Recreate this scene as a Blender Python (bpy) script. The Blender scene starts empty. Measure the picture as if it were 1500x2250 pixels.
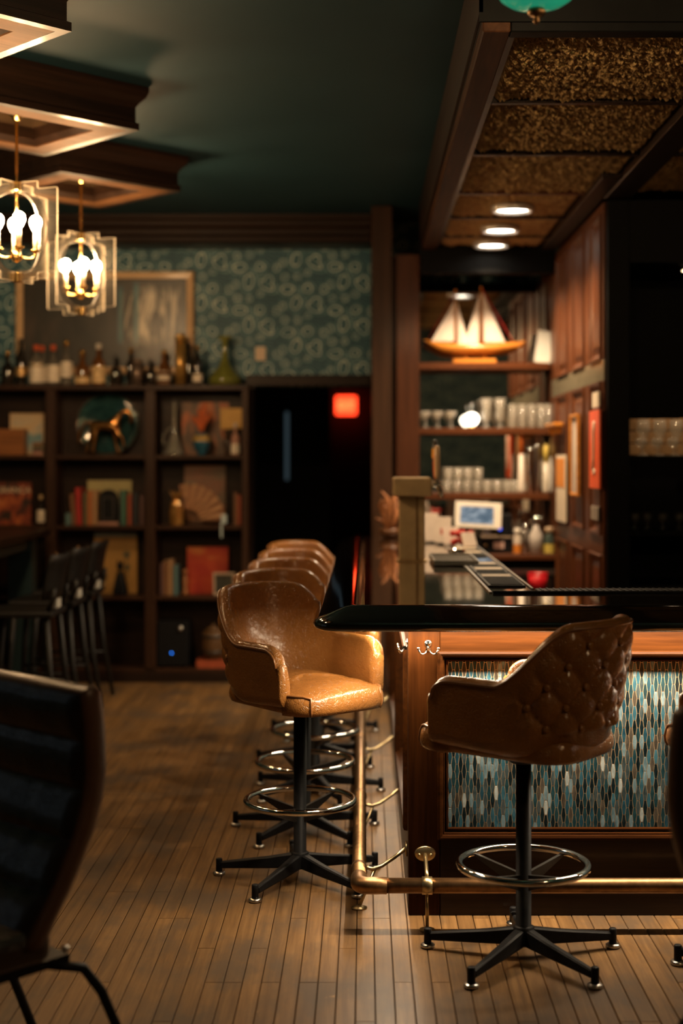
import bpy, bmesh, math, random
from math import sin, cos, pi, radians as R
from mathutils import Vector, Matrix
random.seed(7)
scene = bpy.context.scene
C = scene.collection

# ---------------------------------------------------------------- camera
F = 3125.0            # focal length in pixels of the 1500x2250 frame (50 mm, 36 mm tall)
CAMZ = 1.58
cam_data = bpy.data.cameras.new('camera')
cam = bpy.data.objects.new('camera', cam_data)
C.objects.link(cam)
cam.location = (0, 0, CAMZ)
cam.rotation_euler = (pi / 2, 0, 0)
cam_data.sensor_fit = 'VERTICAL'
cam_data.sensor_height = 36.0
cam_data.sensor_width = 24.0
cam_data.lens = 50.0
cam_data.shift_x = -(800 - 750) / 2250.0
cam_data.shift_y = -(1125 - 1010) / 2250.0
cam_data.clip_start = 0.05
cam_data.dof.use_dof = True
cam_data.dof.focus_distance = 4.9
cam_data.dof.aperture_fstop = 1.25
scene.camera = cam

# ---------------------------------------------------------------- world, view
world = bpy.data.worlds.new('world')
scene.world = world
world.use_nodes = True
world.node_tree.nodes['Background'].inputs[0].default_value = (0.02, 0.03, 0.035, 1)
world.node_tree.nodes['Background'].inputs[1].default_value = 0.2
vs = scene.view_settings
vs.view_transform = 'Standard'
vs.look = 'None'
vs.gamma = 1.0
vs.use_curve_mapping = False
vs.exposure = 0.0
scene.cycles.max_bounces = 7
scene.cycles.diffuse_bounces = 3
scene.cycles.glossy_bounces = 4
scene.cycles.caustics_refractive = False
scene.cycles.sample_clamp_indirect = 8.0

# light strengths, all in one place
BULB_STRENGTH = 370.0        # chandelier candle bulbs
LED_FRONT_W = 24.0           # strip under the front overhang of the bar
LED_LEFT_W = 28.0            # strip under the left overhang of the bar
DOWN_W = 105.0                # each downlight in the bar soffit
GREEN_W = 34.0
WARM = (1.0, 0.69, 0.38)
LEDC = (1.0, 0.78, 0.53)

def light(name, kind, loc, power, color, rot=(0, 0, 0), size=0.1, size_y=None, spot=None, blend=0.5):
    d = bpy.data.lights.new(name, kind)
    d.energy = power
    d.color = color
    if kind == 'AREA':
        d.size = size
        if size_y:
            d.shape = 'RECTANGLE'
            d.size_y = size_y
        else:
            d.shape = 'DISK'
    elif kind == 'SPOT':
        d.shadow_soft_size = size
        d.spot_size = spot
        d.spot_blend = blend
    else:
        d.shadow_soft_size = size
    o = bpy.data.objects.new(name, d)
    o.location = loc
    o.rotation_euler = rot
    C.objects.link(o)
    return o

# strips under the bar overhang (the glowing strips themselves are built with the bar)
light('led_front_light', 'AREA', (1.15, 4.868, 1.004), LED_FRONT_W * 2.4, LEDC, (0, 0, 0), 2.4, 0.02)
light('led_left_light', 'AREA', (0.091, 7.1, 1.004), LED_LEFT_W * 4.4 / 2.4, LEDC, (0, 0, 0), 0.02, 4.5)

# ---------------------------------------------------------------- helpers
def at(x, y, d):
    return Vector(((x - 800) * d / F, d, CAMZ - (y - 1010) * d / F))

def px(x, d): return (x - 800) * d / F
def pz(y, d): return CAMZ - (y - 1010) * d / F

class MB:
    """collects shapes and links them as one mesh object"""
    def __init__(self):
        self.v = []; self.f = []; self.m = []; self.s = []
    def add(self, verts, faces, mi=0, smooth=False, M=None):
        o = len(self.v)
        if M is not None:
            verts = [M @ Vector(p) for p in verts]
        self.v += [tuple(p) for p in verts]
        for q in faces:
            self.f.append(tuple(i + o for i in q)); self.m.append(mi); self.s.append(smooth)
        return self
    def box(self, x0, x1, y0, y1, z0, z1, b=0.0, mi=0, M=None, seg=1):
        if x1 < x0: x0, x1 = x1, x0
        if y1 < y0: y0, y1 = y1, y0
        if z1 < z0: z0, z1 = z1, z0
        b = min(b, 0.45 * min(x1 - x0, y1 - y0, z1 - z0))
        if b <= 0:
            v = [(x, y, z) for z in (z0, z1) for y in (y0, y1) for x in (x0, x1)]
            f = [(0, 2, 3, 1), (4, 5, 7, 6), (0, 1, 5, 4), (2, 6, 7, 3), (0, 4, 6, 2), (1, 3, 7, 5)]
            return self.add(v, f, mi, False, M)
        bm = bmesh.new()
        bmesh.ops.create_cube(bm, size=1.0)
        for p in bm.verts:
            p.co = Vector((x0 + (p.co.x + .5) * (x1 - x0), y0 + (p.co.y + .5) * (y1 - y0), z0 + (p.co.z + .5) * (z1 - z0)))
        bmesh.ops.bevel(bm, geom=bm.edges[:], offset=b, segments=seg, affect='EDGES', profile=0.5)
        bm.verts.index_update()
        v = [p.co.copy() for p in bm.verts]
        f = [tuple(q.index for q in fc.verts) for fc in bm.faces]
        bm.free()
        return self.add(v, f, mi, False, M)
    def lathe(self, prof, c=(0, 0, 0), n=20, mi=0, M=None, smooth=True, sx=1.0, sy=1.0):
        v = []; f = []; rings = []
        for (r, z) in prof:
            if r <= 1e-6:
                rings.append([len(v)]); v.append((c[0], c[1], c[2] + z))
            else:
                rings.append(list(range(len(v), len(v) + n)))
                for k in range(n):
                    a = 2 * pi * k / n
                    v.append((c[0] + r * cos(a) * sx, c[1] + r * sin(a) * sy, c[2] + z))
        for A, B in zip(rings, rings[1:]):
            for k in range(n):
                k2 = (k + 1) % n
                if len(A) == 1 and len(B) == 1: continue
                if len(A) == 1: f.append((A[0], B[k2], B[k]))
                elif len(B) == 1: f.append((A[k], A[k2], B[0]))
                else: f.append((A[k], A[k2], B[k2], B[k]))
        return self.add(v, f, mi, smooth, M)
    def tube(self, pts, r, n=8, closed=False, mi=0, M=None, smooth=True):
        pts = [Vector(p) for p in pts]
        N = len(pts)
        rr = r if isinstance(r, (list, tuple)) else [r] * N
        v = []; f = []
        up = None
        for i, p in enumerate(pts):
            if closed: t = pts[(i + 1) % N] - pts[i - 1]
            elif i == 0: t = pts[1] - p
            elif i == N - 1: t = p - pts[i - 1]
            else: t = (pts[i + 1] - p).normalized() + (p - pts[i - 1]).normalized()
            t.normalize()
            if up is None:
                up = Vector((0, 0, 1)) if abs(t.z) < 0.9 else Vector((1, 0, 0))
            s = t.cross(up)
            if s.length < 1e-6: s = t.orthogonal()
            s.normalize()
            up = s.cross(t).normalized()
            for k in range(n):
                a = 2 * pi * k / n
                v.append(p + (s * cos(a) + up * sin(a)) * rr[i])
        M2 = N if closed else N - 1
        for i in range(M2):
            a = i * n; b = ((i + 1) % N) * n
            for k in range(n):
                k2 = (k + 1) % n
                f.append((a + k, a + k2, b + k2, b + k))
        if not closed:
            f.append(tuple(reversed(range(n))))
            f.append(tuple(range((N - 1) * n, N * n)))
        return self.add(v, f, mi, smooth, M)
    def prism(self, poly, a0, a1, axis='y', mi=0, M=None, smooth=False):
        """poly: 2-D outline; axis is the extrusion axis"""
        def mk(p, a):
            if axis == 'y': return (p[0], a, p[1])
            if axis == 'x': return (a, p[0], p[1])
            return (p[0], p[1], a)
        n = len(poly)
        v = [mk(p, a0) for p in poly] + [mk(p, a1) for p in poly]
        f = [tuple(range(n)), tuple(reversed(range(n, 2 * n)))]
        for k in range(n):
            k2 = (k + 1) % n
            f.append((k2, k, n + k, n + k2))
        self.add(v, f, mi, smooth, M)
        return self
    def sphere(self, c, r, n=12, mi=0, M=None):
        if not isinstance(r, (list, tuple)): r = (r, r, r)
        prof = [(sin(pi * k / (n // 2)), -cos(pi * k / (n // 2))) for k in range(n // 2 + 1)]
        T = Matrix.Translation(Vector(c)) @ Matrix.Diagonal((r[0], r[1], r[2], 1))
        if M is not None: T = M @ T
        return self.lathe([(max(0, a), b) for a, b in prof], n=n, mi=mi, M=T)
    def grid(self, rows, mi=0, smooth=True, closed=False, M=None):
        """rows: list of equal-length point lists"""
        n = len(rows[0]); v = [p for r in rows for p in r]; f = []
        for i in range(len(rows) - 1):
            for k in range(n if closed else n - 1):
                k2 = (k + 1) % n
                f.append((i * n + k, i * n + k2, (i + 1) * n + k2, (i + 1) * n + k))
        return self.add(v, f, mi, smooth, M)
    def frame(self, x0, x1, z0, z1, prof, y=0.0, mi=0, M=None):
        """mitred rectangular frame in the xz plane; prof = [(inset, proud)], proud goes to -y"""
        rings = []
        for (i, p) in prof:
            rings.append([(x0 + i, y - p, z0 + i), (x1 - i, y - p, z0 + i), (x1 - i, y - p, z1 - i), (x0 + i, y - p, z1 - i)])
        v = [p for r in rings for p in r]; f = []
        for a in range(len(rings) - 1):
            for k in range(4):
                k2 = (k + 1) % 4
                f.append((a * 4 + k, a * 4 + k2, a * 4 + 4 + k2, a * 4 + 4 + k))
        return self.add(v, f, mi, False, M)
    def mesh(self, name, mats):
        me = bpy.data.meshes.new(name)
        me.from_pydata(self.v, [], self.f)
        if not isinstance(mats, (list, tuple)): mats = [mats]
        for m in mats: me.materials.append(m)
        me.polygons.foreach_set('material_index', self.m)
        me.polygons.foreach_set('use_smooth', self.s)
        bm = bmesh.new(); bm.from_mesh(me)
        bmesh.ops.recalc_face_normals(bm, faces=bm.faces[:])
        bm.to_mesh(me); bm.free()
        me.update()
        return me
    def build(self, name, mats, parent=None, loc=(0, 0, 0), rot=(0, 0, 0)):
        o = bpy.data.objects.new(name, self.mesh(name, mats))
        C.objects.link(o)
        o.location = loc; o.rotation_euler = rot
        if parent is not None: o.parent = parent
        return o

def text_mesh(name, body, size, mat, parent, loc, rot=(pi / 2, 0, 0), extrude=0.0006):
    tc = bpy.data.curves.new(name, 'FONT'); tc.body = body; tc.size = size; tc.align_x = 'CENTER'; tc.extrude = extrude
    to = bpy.data.objects.new(name + '_tmp', tc); C.objects.link(to)
    bpy.context.view_layer.update()
    me = bpy.data.meshes.new_from_object(to.evaluated_get(bpy.context.evaluated_depsgraph_get()))
    C.objects.unlink(to); bpy.data.objects.remove(to); bpy.data.curves.remove(tc)
    me.materials.clear(); me.materials.append(mat)
    return link(name, me, parent, loc, rot)

def link(name, me, parent=None, loc=(0, 0, 0), rot=(0, 0, 0)):
    o = bpy.data.objects.new(name, me)
    C.objects.link(o)
    o.location = loc; o.rotation_euler = rot
    if parent is not None: o.parent = parent
    return o

def tag(o, label=None, cat=None, group=None, kind=None):
    if label: o['label'] = label
    if cat: o['category'] = cat
    if group: o['group'] = group
    if kind: o['kind'] = kind
    return o

def thing(name, label, cat, loc=(0, 0, 0), rz=0.0, group=None, rot=None):
    o = bpy.data.objects.new(name, None)
    C.objects.link(o)
    o.empty_display_size = 0.05
    o.location = loc
    o.rotation_euler = rot if rot else (0, 0, rz)
    return tag(o, label, cat, group)

def copy_tree(o, parent=None):
    c = o.copy(); C.objects.link(c); c.parent = parent
    for ch in list(o.children): copy_tree(ch, c)
    return c

def struct(o, label=None):
    o['kind'] = 'structure'
    if label: o['label'] = label
    return o

def smoothstep(a, b, x):
    t = max(0.0, min(1.0, (x - a) / (b - a)))
    return t * t * (3 - 2 * t)

# ---------------------------------------------------------------- materials
def newmat(name):
    m = bpy.data.materials.new(name); m.use_nodes = True
    nt = m.node_tree
    return m, nt, nt.nodes['Principled BSDF']

class NT:
    """small node-graph helper"""
    def __init__(self, nt): self.nt = nt
    def n(self, t, **kw):
        x = self.nt.nodes.new(t)
        for k, v in kw.items(): setattr(x, k, v)
        return x
    def link(self, a, b): self.nt.links.new(a, b)
    def val(self, s, v):
        if hasattr(v, 'is_output'): self.link(v, s)
        else: s.default_value = v
    def math(self, op, a, b=0.0, c=0.0, clamp=False):
        x = self.n('ShaderNodeMath', operation=op); x.use_clamp = clamp
        self.val(x.inputs[0], a); self.val(x.inputs[1], b); self.val(x.inputs[2], c)
        return x.outputs[0]
    def noise(self, vec, scale, detail=3, rough=0.55, dist=0.0):
        x = self.n('ShaderNodeTexNoise')
        if vec is not None: self.link(vec, x.inputs['Vector'])
        x.inputs['Scale'].default_value = scale; x.inputs['Detail'].default_value = detail
        x.inputs['Roughness'].default_value = rough; x.inputs['Distortion'].default_value = dist
        return x.outputs['Fac']
    def ramp(self, fac, stops, interp='LINEAR'):
        x = self.n('ShaderNodeValToRGB'); x.color_ramp.interpolation = interp
        el = x.color_ramp.elements
        while len(el) < len(stops): el.new(0.5)
        for e, (p, c) in zip(el, stops):
            e.position = p; e.color = (c[0], c[1], c[2], 1)
        self.link(fac, x.inputs[0])
        return x.outputs[0]
    def mix(self, fac, a, b, blend='MIX'):
        x = self.n('ShaderNodeMixRGB', blend_type=blend)
        self.val(x.inputs[0], fac)
        for s, v in ((x.inputs[1], a), (x.inputs[2], b)):
            if hasattr(v, 'is_output'): self.link(v, s)
            else: s.default_value = (v[0], v[1], v[2], 1)
        return x.outputs[0]
    def mapping(self, vec, scale=(1, 1, 1), loc=(0, 0, 0), rot=(0, 0, 0)):
        x = self.n('ShaderNodeMapping')
        self.link(vec, x.inputs[0])
        x.inputs['Scale'].default_value = scale; x.inputs['Location'].default_value = loc; x.inputs['Rotation'].default_value = rot
        return x.outputs[0]
    def obj(self): return self.n('ShaderNodeTexCoord').outputs['Object']
    def pos(self): return self.n('ShaderNodeNewGeometry').outputs['Position']
    def bump(self, h, strength=0.3, dist=0.01):
        x = self.n('ShaderNodeBump')
        x.inputs['Strength'].default_value = strength; x.inputs['Distance'].default_value = dist
        self.link(h, x.inputs['Height'])
        return x.outputs[0]

def M(name, col, rough=0.5, metal=0.0, var=0.15, vscale=20.0, bump=0.0, bscale=120.0, coat=0.0, spec=0.5, sheen=0.0):
    m, nt, b = newmat(name); g = NT(nt)
    if var > 0:
        f = g.noise(g.obj(), vscale, 4)
        lo = tuple(c * (1 - var) for c in col); hi = tuple(min(1, c * (1 + var)) for c in col)
        g.link(g.ramp(f, [(0.3, lo), (0.7, hi)]), b.inputs['Base Color'])
    else:
        b.inputs['Base Color'].default_value = (*col, 1)
    b.inputs['Roughness'].default_value = rough
    b.inputs['Metallic'].default_value = metal
    b.inputs['Specular IOR Level'].default_value = spec
    if coat: b.inputs['Coat Weight'].default_value = coat; b.inputs['Coat Roughness'].default_value = 0.04
    if bump: g.link(g.bump(g.noise(g.obj(), bscale, 3), bump, 0.004), b.inputs['Normal'])
    return m

def E(name, col, strength):
    m = bpy.data.materials.new(name); m.use_nodes = True
    nt = m.node_tree; nt.nodes.clear()
    e = nt.nodes.new('ShaderNodeEmission'); o = nt.nodes.new('ShaderNodeOutputMaterial')
    e.inputs[0].default_value = (*col, 1); e.inputs[1].default_value = strength
    nt.links.new(e.outputs[0], o.inputs[0])
    return m

def wood(name, col, axis='z', rough=0.42, coat=0.08, contrast=0.55, scale=1.0, spec=0.2):
    m, nt, b = newmat(name); g = NT(nt)
    st = {'x': (1.2, 28, 28), 'y': (28, 1.2, 28), 'z': (28, 28, 1.2)}[axis]
    st = tuple(s * scale for s in st)
    v = g.mapping(g.obj(), st)
    f1 = g.noise(v, 1.0, 6, 0.62, 0.6)
    f2 = g.noise(g.mapping(g.obj(), tuple(s * 3.5 for s in st)), 1.0, 3, 0.6)
    f = g.math('ADD', g.math('MULTIPLY', f1, 0.7), g.math('MULTIPLY', f2, 0.3))
    lo = tuple(c * (1 - contrast) for c in col); hi = tuple(c * (1 + contrast) for c in col)
    g.link(g.ramp(f, [(0.32, lo), (0.5, col), (0.68, hi)]), b.inputs['Base Color'])
    b.inputs['Roughness'].default_value = rough
    b.inputs['Specular IOR Level'].default_value = spec
    b.inputs['Coat Weight'].default_value = coat; b.inputs['Coat Roughness'].default_value = 0.15
    g.link(g.bump(f, 0.12, 0.002), b.inputs['Normal'])
    return m

def thin_glass(name, tint=(0.92, 0.93, 0.9), milk=0.06, rough=0.04, refl=1.0):
    """thin clear glass: see-through with fresnel reflections"""
    m = bpy.data.materials.new(name); m.use_nodes = True
    nt = m.node_tree; nt.nodes.clear(); g = NT(nt)
    o = g.n('ShaderNodeOutputMaterial'); t = g.n('ShaderNodeBsdfTransparent'); gl = g.n('ShaderNodeBsdfGlossy')
    d = g.n('ShaderNodeBsdfDiffuse'); t.inputs[0].default_value = (*tint, 1)
    gl.inputs['Roughness'].default_value = rough; d.inputs[0].default_value = (0.85, 0.8, 0.72, 1)
    lw = g.n('ShaderNodeLayerWeight'); lw.inputs[0].default_value = 0.35
    f = g.math('MULTIPLY_ADD', lw.outputs['Fresnel'], 0.85 * refl, 0.05, clamp=True)
    m1 = g.n('ShaderNodeMixShader'); m1.inputs[0].default_value = milk
    g.link(t.outputs[0], m1.inputs[1]); g.link(d.outputs[0], m1.inputs[2])
    m2 = g.n('ShaderNodeMixShader'); g.link(f, m2.inputs[0])
    g.link(m1.outputs[0], m2.inputs[1]); g.link(gl.outputs[0], m2.inputs[2])
    g.link(m2.outputs[0], o.inputs[0])
    return m

MAHO = (0.085, 0.0255, 0.0082)
W_X = wood('mahogany_x', MAHO, 'x'); W_Y = wood('mahogany_y', MAHO, 'y'); W_Z = wood('mahogany_z', MAHO, 'z')
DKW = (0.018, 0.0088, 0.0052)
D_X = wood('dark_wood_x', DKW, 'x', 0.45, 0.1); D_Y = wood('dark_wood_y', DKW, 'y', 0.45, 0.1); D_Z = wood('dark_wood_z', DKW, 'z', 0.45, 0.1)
SHW = (0.038, 0.0165, 0.0085)
S_X = wood('bookcase_wood_x', SHW, 'x', 0.45, 0.1, 0.35); S_Z = wood('bookcase_wood_z', SHW, 'z', 0.45, 0.1, 0.35)
BMAHO = (0.026, 0.0080, 0.0016)
B_X = wood('bar_mahogany_x', BMAHO, 'x', 0.42, 0.0, 0.6, 1.0, 0.06); B_Y = wood('bar_mahogany_y', BMAHO, 'y', 0.42, 0.0, 0.6, 1.0, 0.06); B_Z = wood('bar_mahogany_z', BMAHO, 'z', 0.42, 0.0, 0.6, 1.0, 0.06)
BLACKW = M('black_paint', (0.0028, 0.0027, 0.0027), 0.55, var=0.2, spec=0.08)
BRASS = M('aged_brass', (0.27, 0.155, 0.075), 0.40, 1.0, var=0.22, vscale=35, bump=0.04, bscale=60)
GOLD = M('satin_gold', (0.83, 0.53, 0.18), 0.22, 1.0, var=0.08)
CHROME = M('chrome', (0.72, 0.71, 0.68), 0.09, 1.0, var=0.06)
STEEL = M('brushed_steel', (0.55, 0.53, 0.50), 0.28, 1.0, var=0.08)
BLACKM = M('black_enamel', (0.009, 0.009, 0.010), 0.5, 0.0, var=0.25, vscale=60, bump=0.03, spec=0.12)
GLASS = thin_glass('clear_glass')
MILKG = thin_glass('backlit_glassware', (0.9, 0.88, 0.84), 0.17, 0.03, 0.06)
# ================================================================ THE SETTING
# ---- materials of the shell
def mk_ceiling():
    m, nt, b = newmat('teal_ceiling_paint'); g = NT(nt)
    f = g.noise(g.pos(), 1.3, 3)
    g.link(g.ramp(f, [(0.3, (0.0105, 0.033, 0.042)), (0.7, (0.0145, 0.041, 0.051))]), b.inputs['Base Color'])
    b.inputs['Roughness'].default_value = 0.65
    b.inputs['Specular IOR Level'].default_value = 0.15
    g.link(g.bump(g.noise(g.pos(), 90, 2), 0.05, 0.002), b.inputs['Normal'])
    return m
CEIL = mk_ceiling()

def mk_wallpaper():
    """agate rings on a half-drop repeat"""
    m, nt, b = newmat('agate_wallpaper'); g = NT(nt)
    p = g.pos()
    wn = g.n('ShaderNodeTexNoise'); g.link(p, wn.inputs['Vector']); wn.inputs['Scale'].default_value = 14; wn.inputs['Detail'].default_value = 2
    sep = g.n('ShaderNodeSeparateXYZ'); g.link(p, sep.inputs[0])
    sepn = g.n('ShaderNodeSeparateXYZ'); g.link(wn.outputs['Color'], sepn.inputs[0])
    X = g.math('ADD', sep.outputs[0], g.math('MULTIPLY', g.math('SUBTRACT', sepn.outputs[0], 0.5), 0.030))
    Z = g.math('ADD', sep.outputs[2], g.math('MULTIPLY', g.math('SUBTRACT', sepn.outputs[1], 0.5), 0.030))
    PX, PZ = 0.346, 0.314
    u = g.math('DIVIDE', g.math('ADD', X, 20.0), PX)
    col = g.math('FLOOR', u)
    fu = g.math('MULTIPLY', g.math('SUBTRACT', u, col), PX)
    v = g.math('ADD', g.math('DIVIDE', g.math('ADD', Z, 3.0), PZ), g.math('MULTIPLY', col, 0.5))
    fv = g.math('MULTIPLY', g.math('FRACT', v), PZ)
    k = 0.001114
    mot = [(60, 152, 66, 42, 0, 0.0), (190, 157, 46, 42, 0, 0.1), (235, 37, 78, 42, -35, 0.55), (115, 62, 46, 72, -12, 0.4),
           (245, 77 - 10, 46, 46, 0, 0.75), (300, 147, 34, 36, 0, 0.2), (40, 232, 34, 30, 20, 0.8), (125, 232, 30, 30, 0, 0.6),
           (30, 40, 30, 34, 0, 0.3), (190, 262, 30, 26, 0, 0.35)]
    best = None; bval = None
    for (cx, cy, rx, ry, ang, tone) in mot:
        cx *= k; cy *= k; rx *= k; ry *= k
        for dx, dz in ((0, 0), (PX, -PZ / 2), (PX, PZ / 2), (-PX, PZ / 2), (-PX, -PZ / 2), (0, PZ), (0, -PZ)):
            qx, qz = cx + dx, cy + dz
            if qx < -rx * 1.3 or qx > PX + rx * 1.3 or qz < -ry * 1.4 or qz > PZ + ry * 1.4: continue
            ca, sa = cos(R(ang)), sin(R(ang))
            ddx = g.math('SUBTRACT', fu, qx); ddz = g.math('SUBTRACT', fv, qz)
            if ang:
                a = g.math('ADD', g.math('MULTIPLY', ddx, ca / rx), g.math('MULTIPLY', ddz, sa / rx))
                c = g.math('ADD', g.math('MULTIPLY', ddx, -sa / ry), g.math('MULTIPLY', ddz, ca / ry))
            else:
                a = g.math('DIVIDE', ddx, rx); c = g.math('DIVIDE', ddz, ry)
            d = g.math('ADD', g.math('SQRT', g.math('ADD', g.math('MULTIPLY', a, a), g.math('MULTIPLY', c, c))), 0.0)
            d2 = g.math('ADD', d, tone * 0.0)
            best = d2 if best is None else g.math('SMOOTH_MIN', best, d2, 0.12)
    ring = g.math('MULTIPLY_ADD', g.math('SINE', g.math('MULTIPLY', best, 13.5)), 0.5, 0.5)
    halo = g.math('SUBTRACT', 1.0, g.math('ABSOLUTE', g.math('MULTIPLY', g.math('SUBTRACT', best, 0.72), 2.6)), clamp=True)
    core = g.math('SUBTRACT', 1.0, g.math('MULTIPLY', best, 2.6), clamp=True)
    big = g.noise(p, 3.1, 3)
    val = g.math('ADD', g.math('MULTIPLY', ring, g.math('MULTIPLY_ADD', halo, 0.75, 0.30)), g.math('MULTIPLY', core, g.math('MULTIPLY', big, 0.35)))
    val = g.math('MULTIPLY', val, g.math('MULTIPLY_ADD', g.noise(p, 9, 3), 1.3, 0.35))
    colr = g.ramp(val, [(0.05, (0.012, 0.066, 0.098)), (0.28, (0.032, 0.130, 0.172)), (0.50, (0.19, 0.35, 0.37)), (0.80, (0.55, 0.67, 0.62))])
    g.link(colr, b.inputs['Base Color'])
    b.inputs['Roughness'].default_value = 0.55
    return m
WALLPAPER = mk_wallpaper()
TEALWALL = M('teal_wall_paint', (0.02, 0.055, 0.058), 0.5, var=0.1, vscale=3)
BLACKWALL = M('black_corridor_paint', (0.010, 0.010, 0.011), 0.6, var=0.2, vscale=4)

def mk_plank():
    m, nt, b = newmat('worn_strip_floor'); g = NT(nt)
    oi = g.n('ShaderNodeObjectInfo')
    p = g.pos()
    off = g.n('ShaderNodeCombineXYZ'); g.link(g.math('MULTIPLY', oi.outputs['Random'], 40.0), off.inputs[0])
    va = g.n('ShaderNodeVectorMath', operation='ADD'); g.link(p, va.inputs[0]); g.link(off.outputs[0], va.inputs[1])
    grain = g.noise(g.mapping(va.outputs[0], (55, 2.4, 10)), 1.0, 5, 0.62, 0.5)
    fine = g.noise(g.mapping(va.outputs[0], (220, 9, 10)), 1.0, 3, 0.6)
    worn = g.noise(g.mapping(p, (1.5, 0.55, 1)), 1.0, 4, 0.55)
    stain = g.noise(g.mapping(p, (1.9, 1.0, 1)), 2.2, 5, 0.6)
    spots = g.noise(p, 7.5, 4, 0.7)
    c1 = g.ramp(grain, [(0.28, (0.110, 0.055, 0.018)), (0.5, (0.172, 0.090, 0.031)), (0.72, (0.240, 0.132, 0.049))])
    tone = g.math('MULTIPLY_ADD', oi.outputs['Random'], 0.34, 0.80)
    tc = g.n('ShaderNodeCombineXYZ')
    for i in range(3): g.link(tone, tc.inputs[i])
    c2 = g.mix(1.0, c1, tc.outputs[0], 'MULTIPLY')
    c3 = g.mix(g.math('MULTIPLY', g.ramp(stain, [(0.45, (0, 0, 0)), (0.62, (1, 1, 1))]), 0.78), c2, (0.075, 0.052, 0.034))
    # a few scuffed, bare orange spots
    c4 = g.mix(g.math('MULTIPLY', g.ramp(spots, [(0.70, (0, 0, 0)), (0.73, (1, 1, 1))]), 0.75), c3, (0.36, 0.20, 0.075))
    c5 = g.mix(g.math('MULTIPLY', fine, 0.22), c4, (0.05, 0.032, 0.02))
    g.link(c5, b.inputs['Base Color'])
    g.link(g.math('MULTIPLY_ADD', worn, 0.3, 0.36), b.inputs['Roughness'])
    b.inputs['Specular IOR Level'].default_value = 0.22
    g.link(g.bump(g.math('ADD', grain, g.math('MULTIPLY', fine, 0.5)), 0.10, 0.002), b.inputs['Normal'])
    return m
PLANK = mk_plank()
SUBFLOOR = M('dark_floor_joint', (0.02, 0.013, 0.008), 0.8, var=0.1)

# ---- floor: strip planks with open joints
XL, XR, YF, YB = -4.2, 4.2, -2.6, 10.35
fl = MB().box(XL, XR, YF, YB, -0.08, -0.010).build('floor', SUBFLOOR)
struct(fl, 'old wooden strip floor running away from the camera')
PW = 0.0572
plank_meshes = {}
def plank_mesh(L):
    L = round(L, 3)
    if L not in plank_meshes:
        w = PW - 0.0022; g = 0.0016; c = 0.0018
        x0, x1, y0, y1 = 0, w, g / 2, L - g / 2
        mb = MB()
        v = [(x0, y0, -0.0095), (x1, y0, -0.0095), (x1, y1, -0.0095), (x0, y1, -0.0095),
             (x0, y0, -c), (x1, y0, -c), (x1, y1, -c), (x0, y1, -c),
             (x0 + c, y0 + c * .4, 0), (x1 - c, y0 + c * .4, 0), (x1 - c, y1 - c * .4, 0), (x0 + c, y1 - c * .4, 0)]
        f = [(0, 1, 5, 4), (1, 2, 6, 5), (2, 3, 7, 6), (3, 0, 4, 7), (4, 5, 9, 8), (5, 6, 10, 9), (6, 7, 11, 10), (7, 4, 8, 11), (8, 9, 10, 11)]
        mb.add(v, f)
        plank_meshes[L] = (mb.mesh('plank', PLANK), v, f)
    return plank_meshes[L]
rest = MB()
rp = random.Random(11)
n_strips = int((XR - XL) / PW)
plank_pieces = []
for s in range(n_strips):
    x = XL + s * PW
    y = YF - rp.uniform(0, 1.2)
    while y < YB - 0.05:
        L = rp.choice((0.9, 1.2, 1.5, 1.5, 1.8, 1.8, 2.1))
        if y < YF: y = YF
        if y + L > YB - 0.3: L = round(YB - y, 3)
        plank_pieces.append((x, y, L)); y += L
def plank_seen(x, y, L):
    ym = min(max(y + L * 0.5, y), y + L)
    for yy in (max(y, 3.98), ym, y + L):
        if yy < 3.95 or yy < y or yy > y + L + 1e-6: continue
        u = 800 + (x + PW / 2) * F / yy
        if -20 < u < 1520 and 1010 + CAMZ * F / yy < 2275:
            if x > 0.16 and y > 4.95: continue
            if yy > 10.02: continue
            if u < 245 and yy > 5.4: continue
            return True
    return False
vis = [q for q in plank_pieces if plank_seen(*q)]
vis.sort(key=lambda q: q[1])
own = set(vis[:300])
for (x, y, L) in plank_pieces:
    dz = -rp.uniform(0, 0.0006)
    me, v, f = plank_mesh(L)
    if (x, y, L) in own:
        link('plank', me, fl, (x, y, dz))
    else:
        rest.add([(a + x, b + y, c + dz) for a, b, c in v], f)
o = rest.build('plank_field', PLANK, fl)
tag(o, kind='stuff')

# ---- ceiling and walls
struct(MB().box(XL, XR, YF, 10.35, 3.30, 3.40).build('ceiling', CEIL), 'dark teal painted ceiling')
wb = MB()
wb.box(XL, -0.84, 10.35, 10.47, 0, 3.30)
wb.box(-0.84, 0.05, 10.35, 10.47, 2.11, 3.30)
wb.box(0.05, XR, 10.35, 10.47, 0, 3.30)
struct(wb.build('wall_back', WALLPAPER), 'back wall papered in teal with pale agate rings')
struct(MB().box(XL - 0.1, XL, YF, 3.2, 0, 3.3).box(XL - .1, XL, 5.2, 10.47, 0, 3.3).box(XL - .1, XL, 3.2, 5.2, 0, 0.9).box(XL - .1, XL, 3.2, 5.2, 2.5, 3.3).build('wall_left', TEALWALL))
struct(MB().box(XR, XR + 0.1, YF, 10.47, 0, 3.3).build('wall_right', TEALWALL))
struct(MB().box(XL - .1, XR + .1, YF - 0.1, YF, 0, 3.3).build('wall_front', WALLPAPER))
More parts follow.
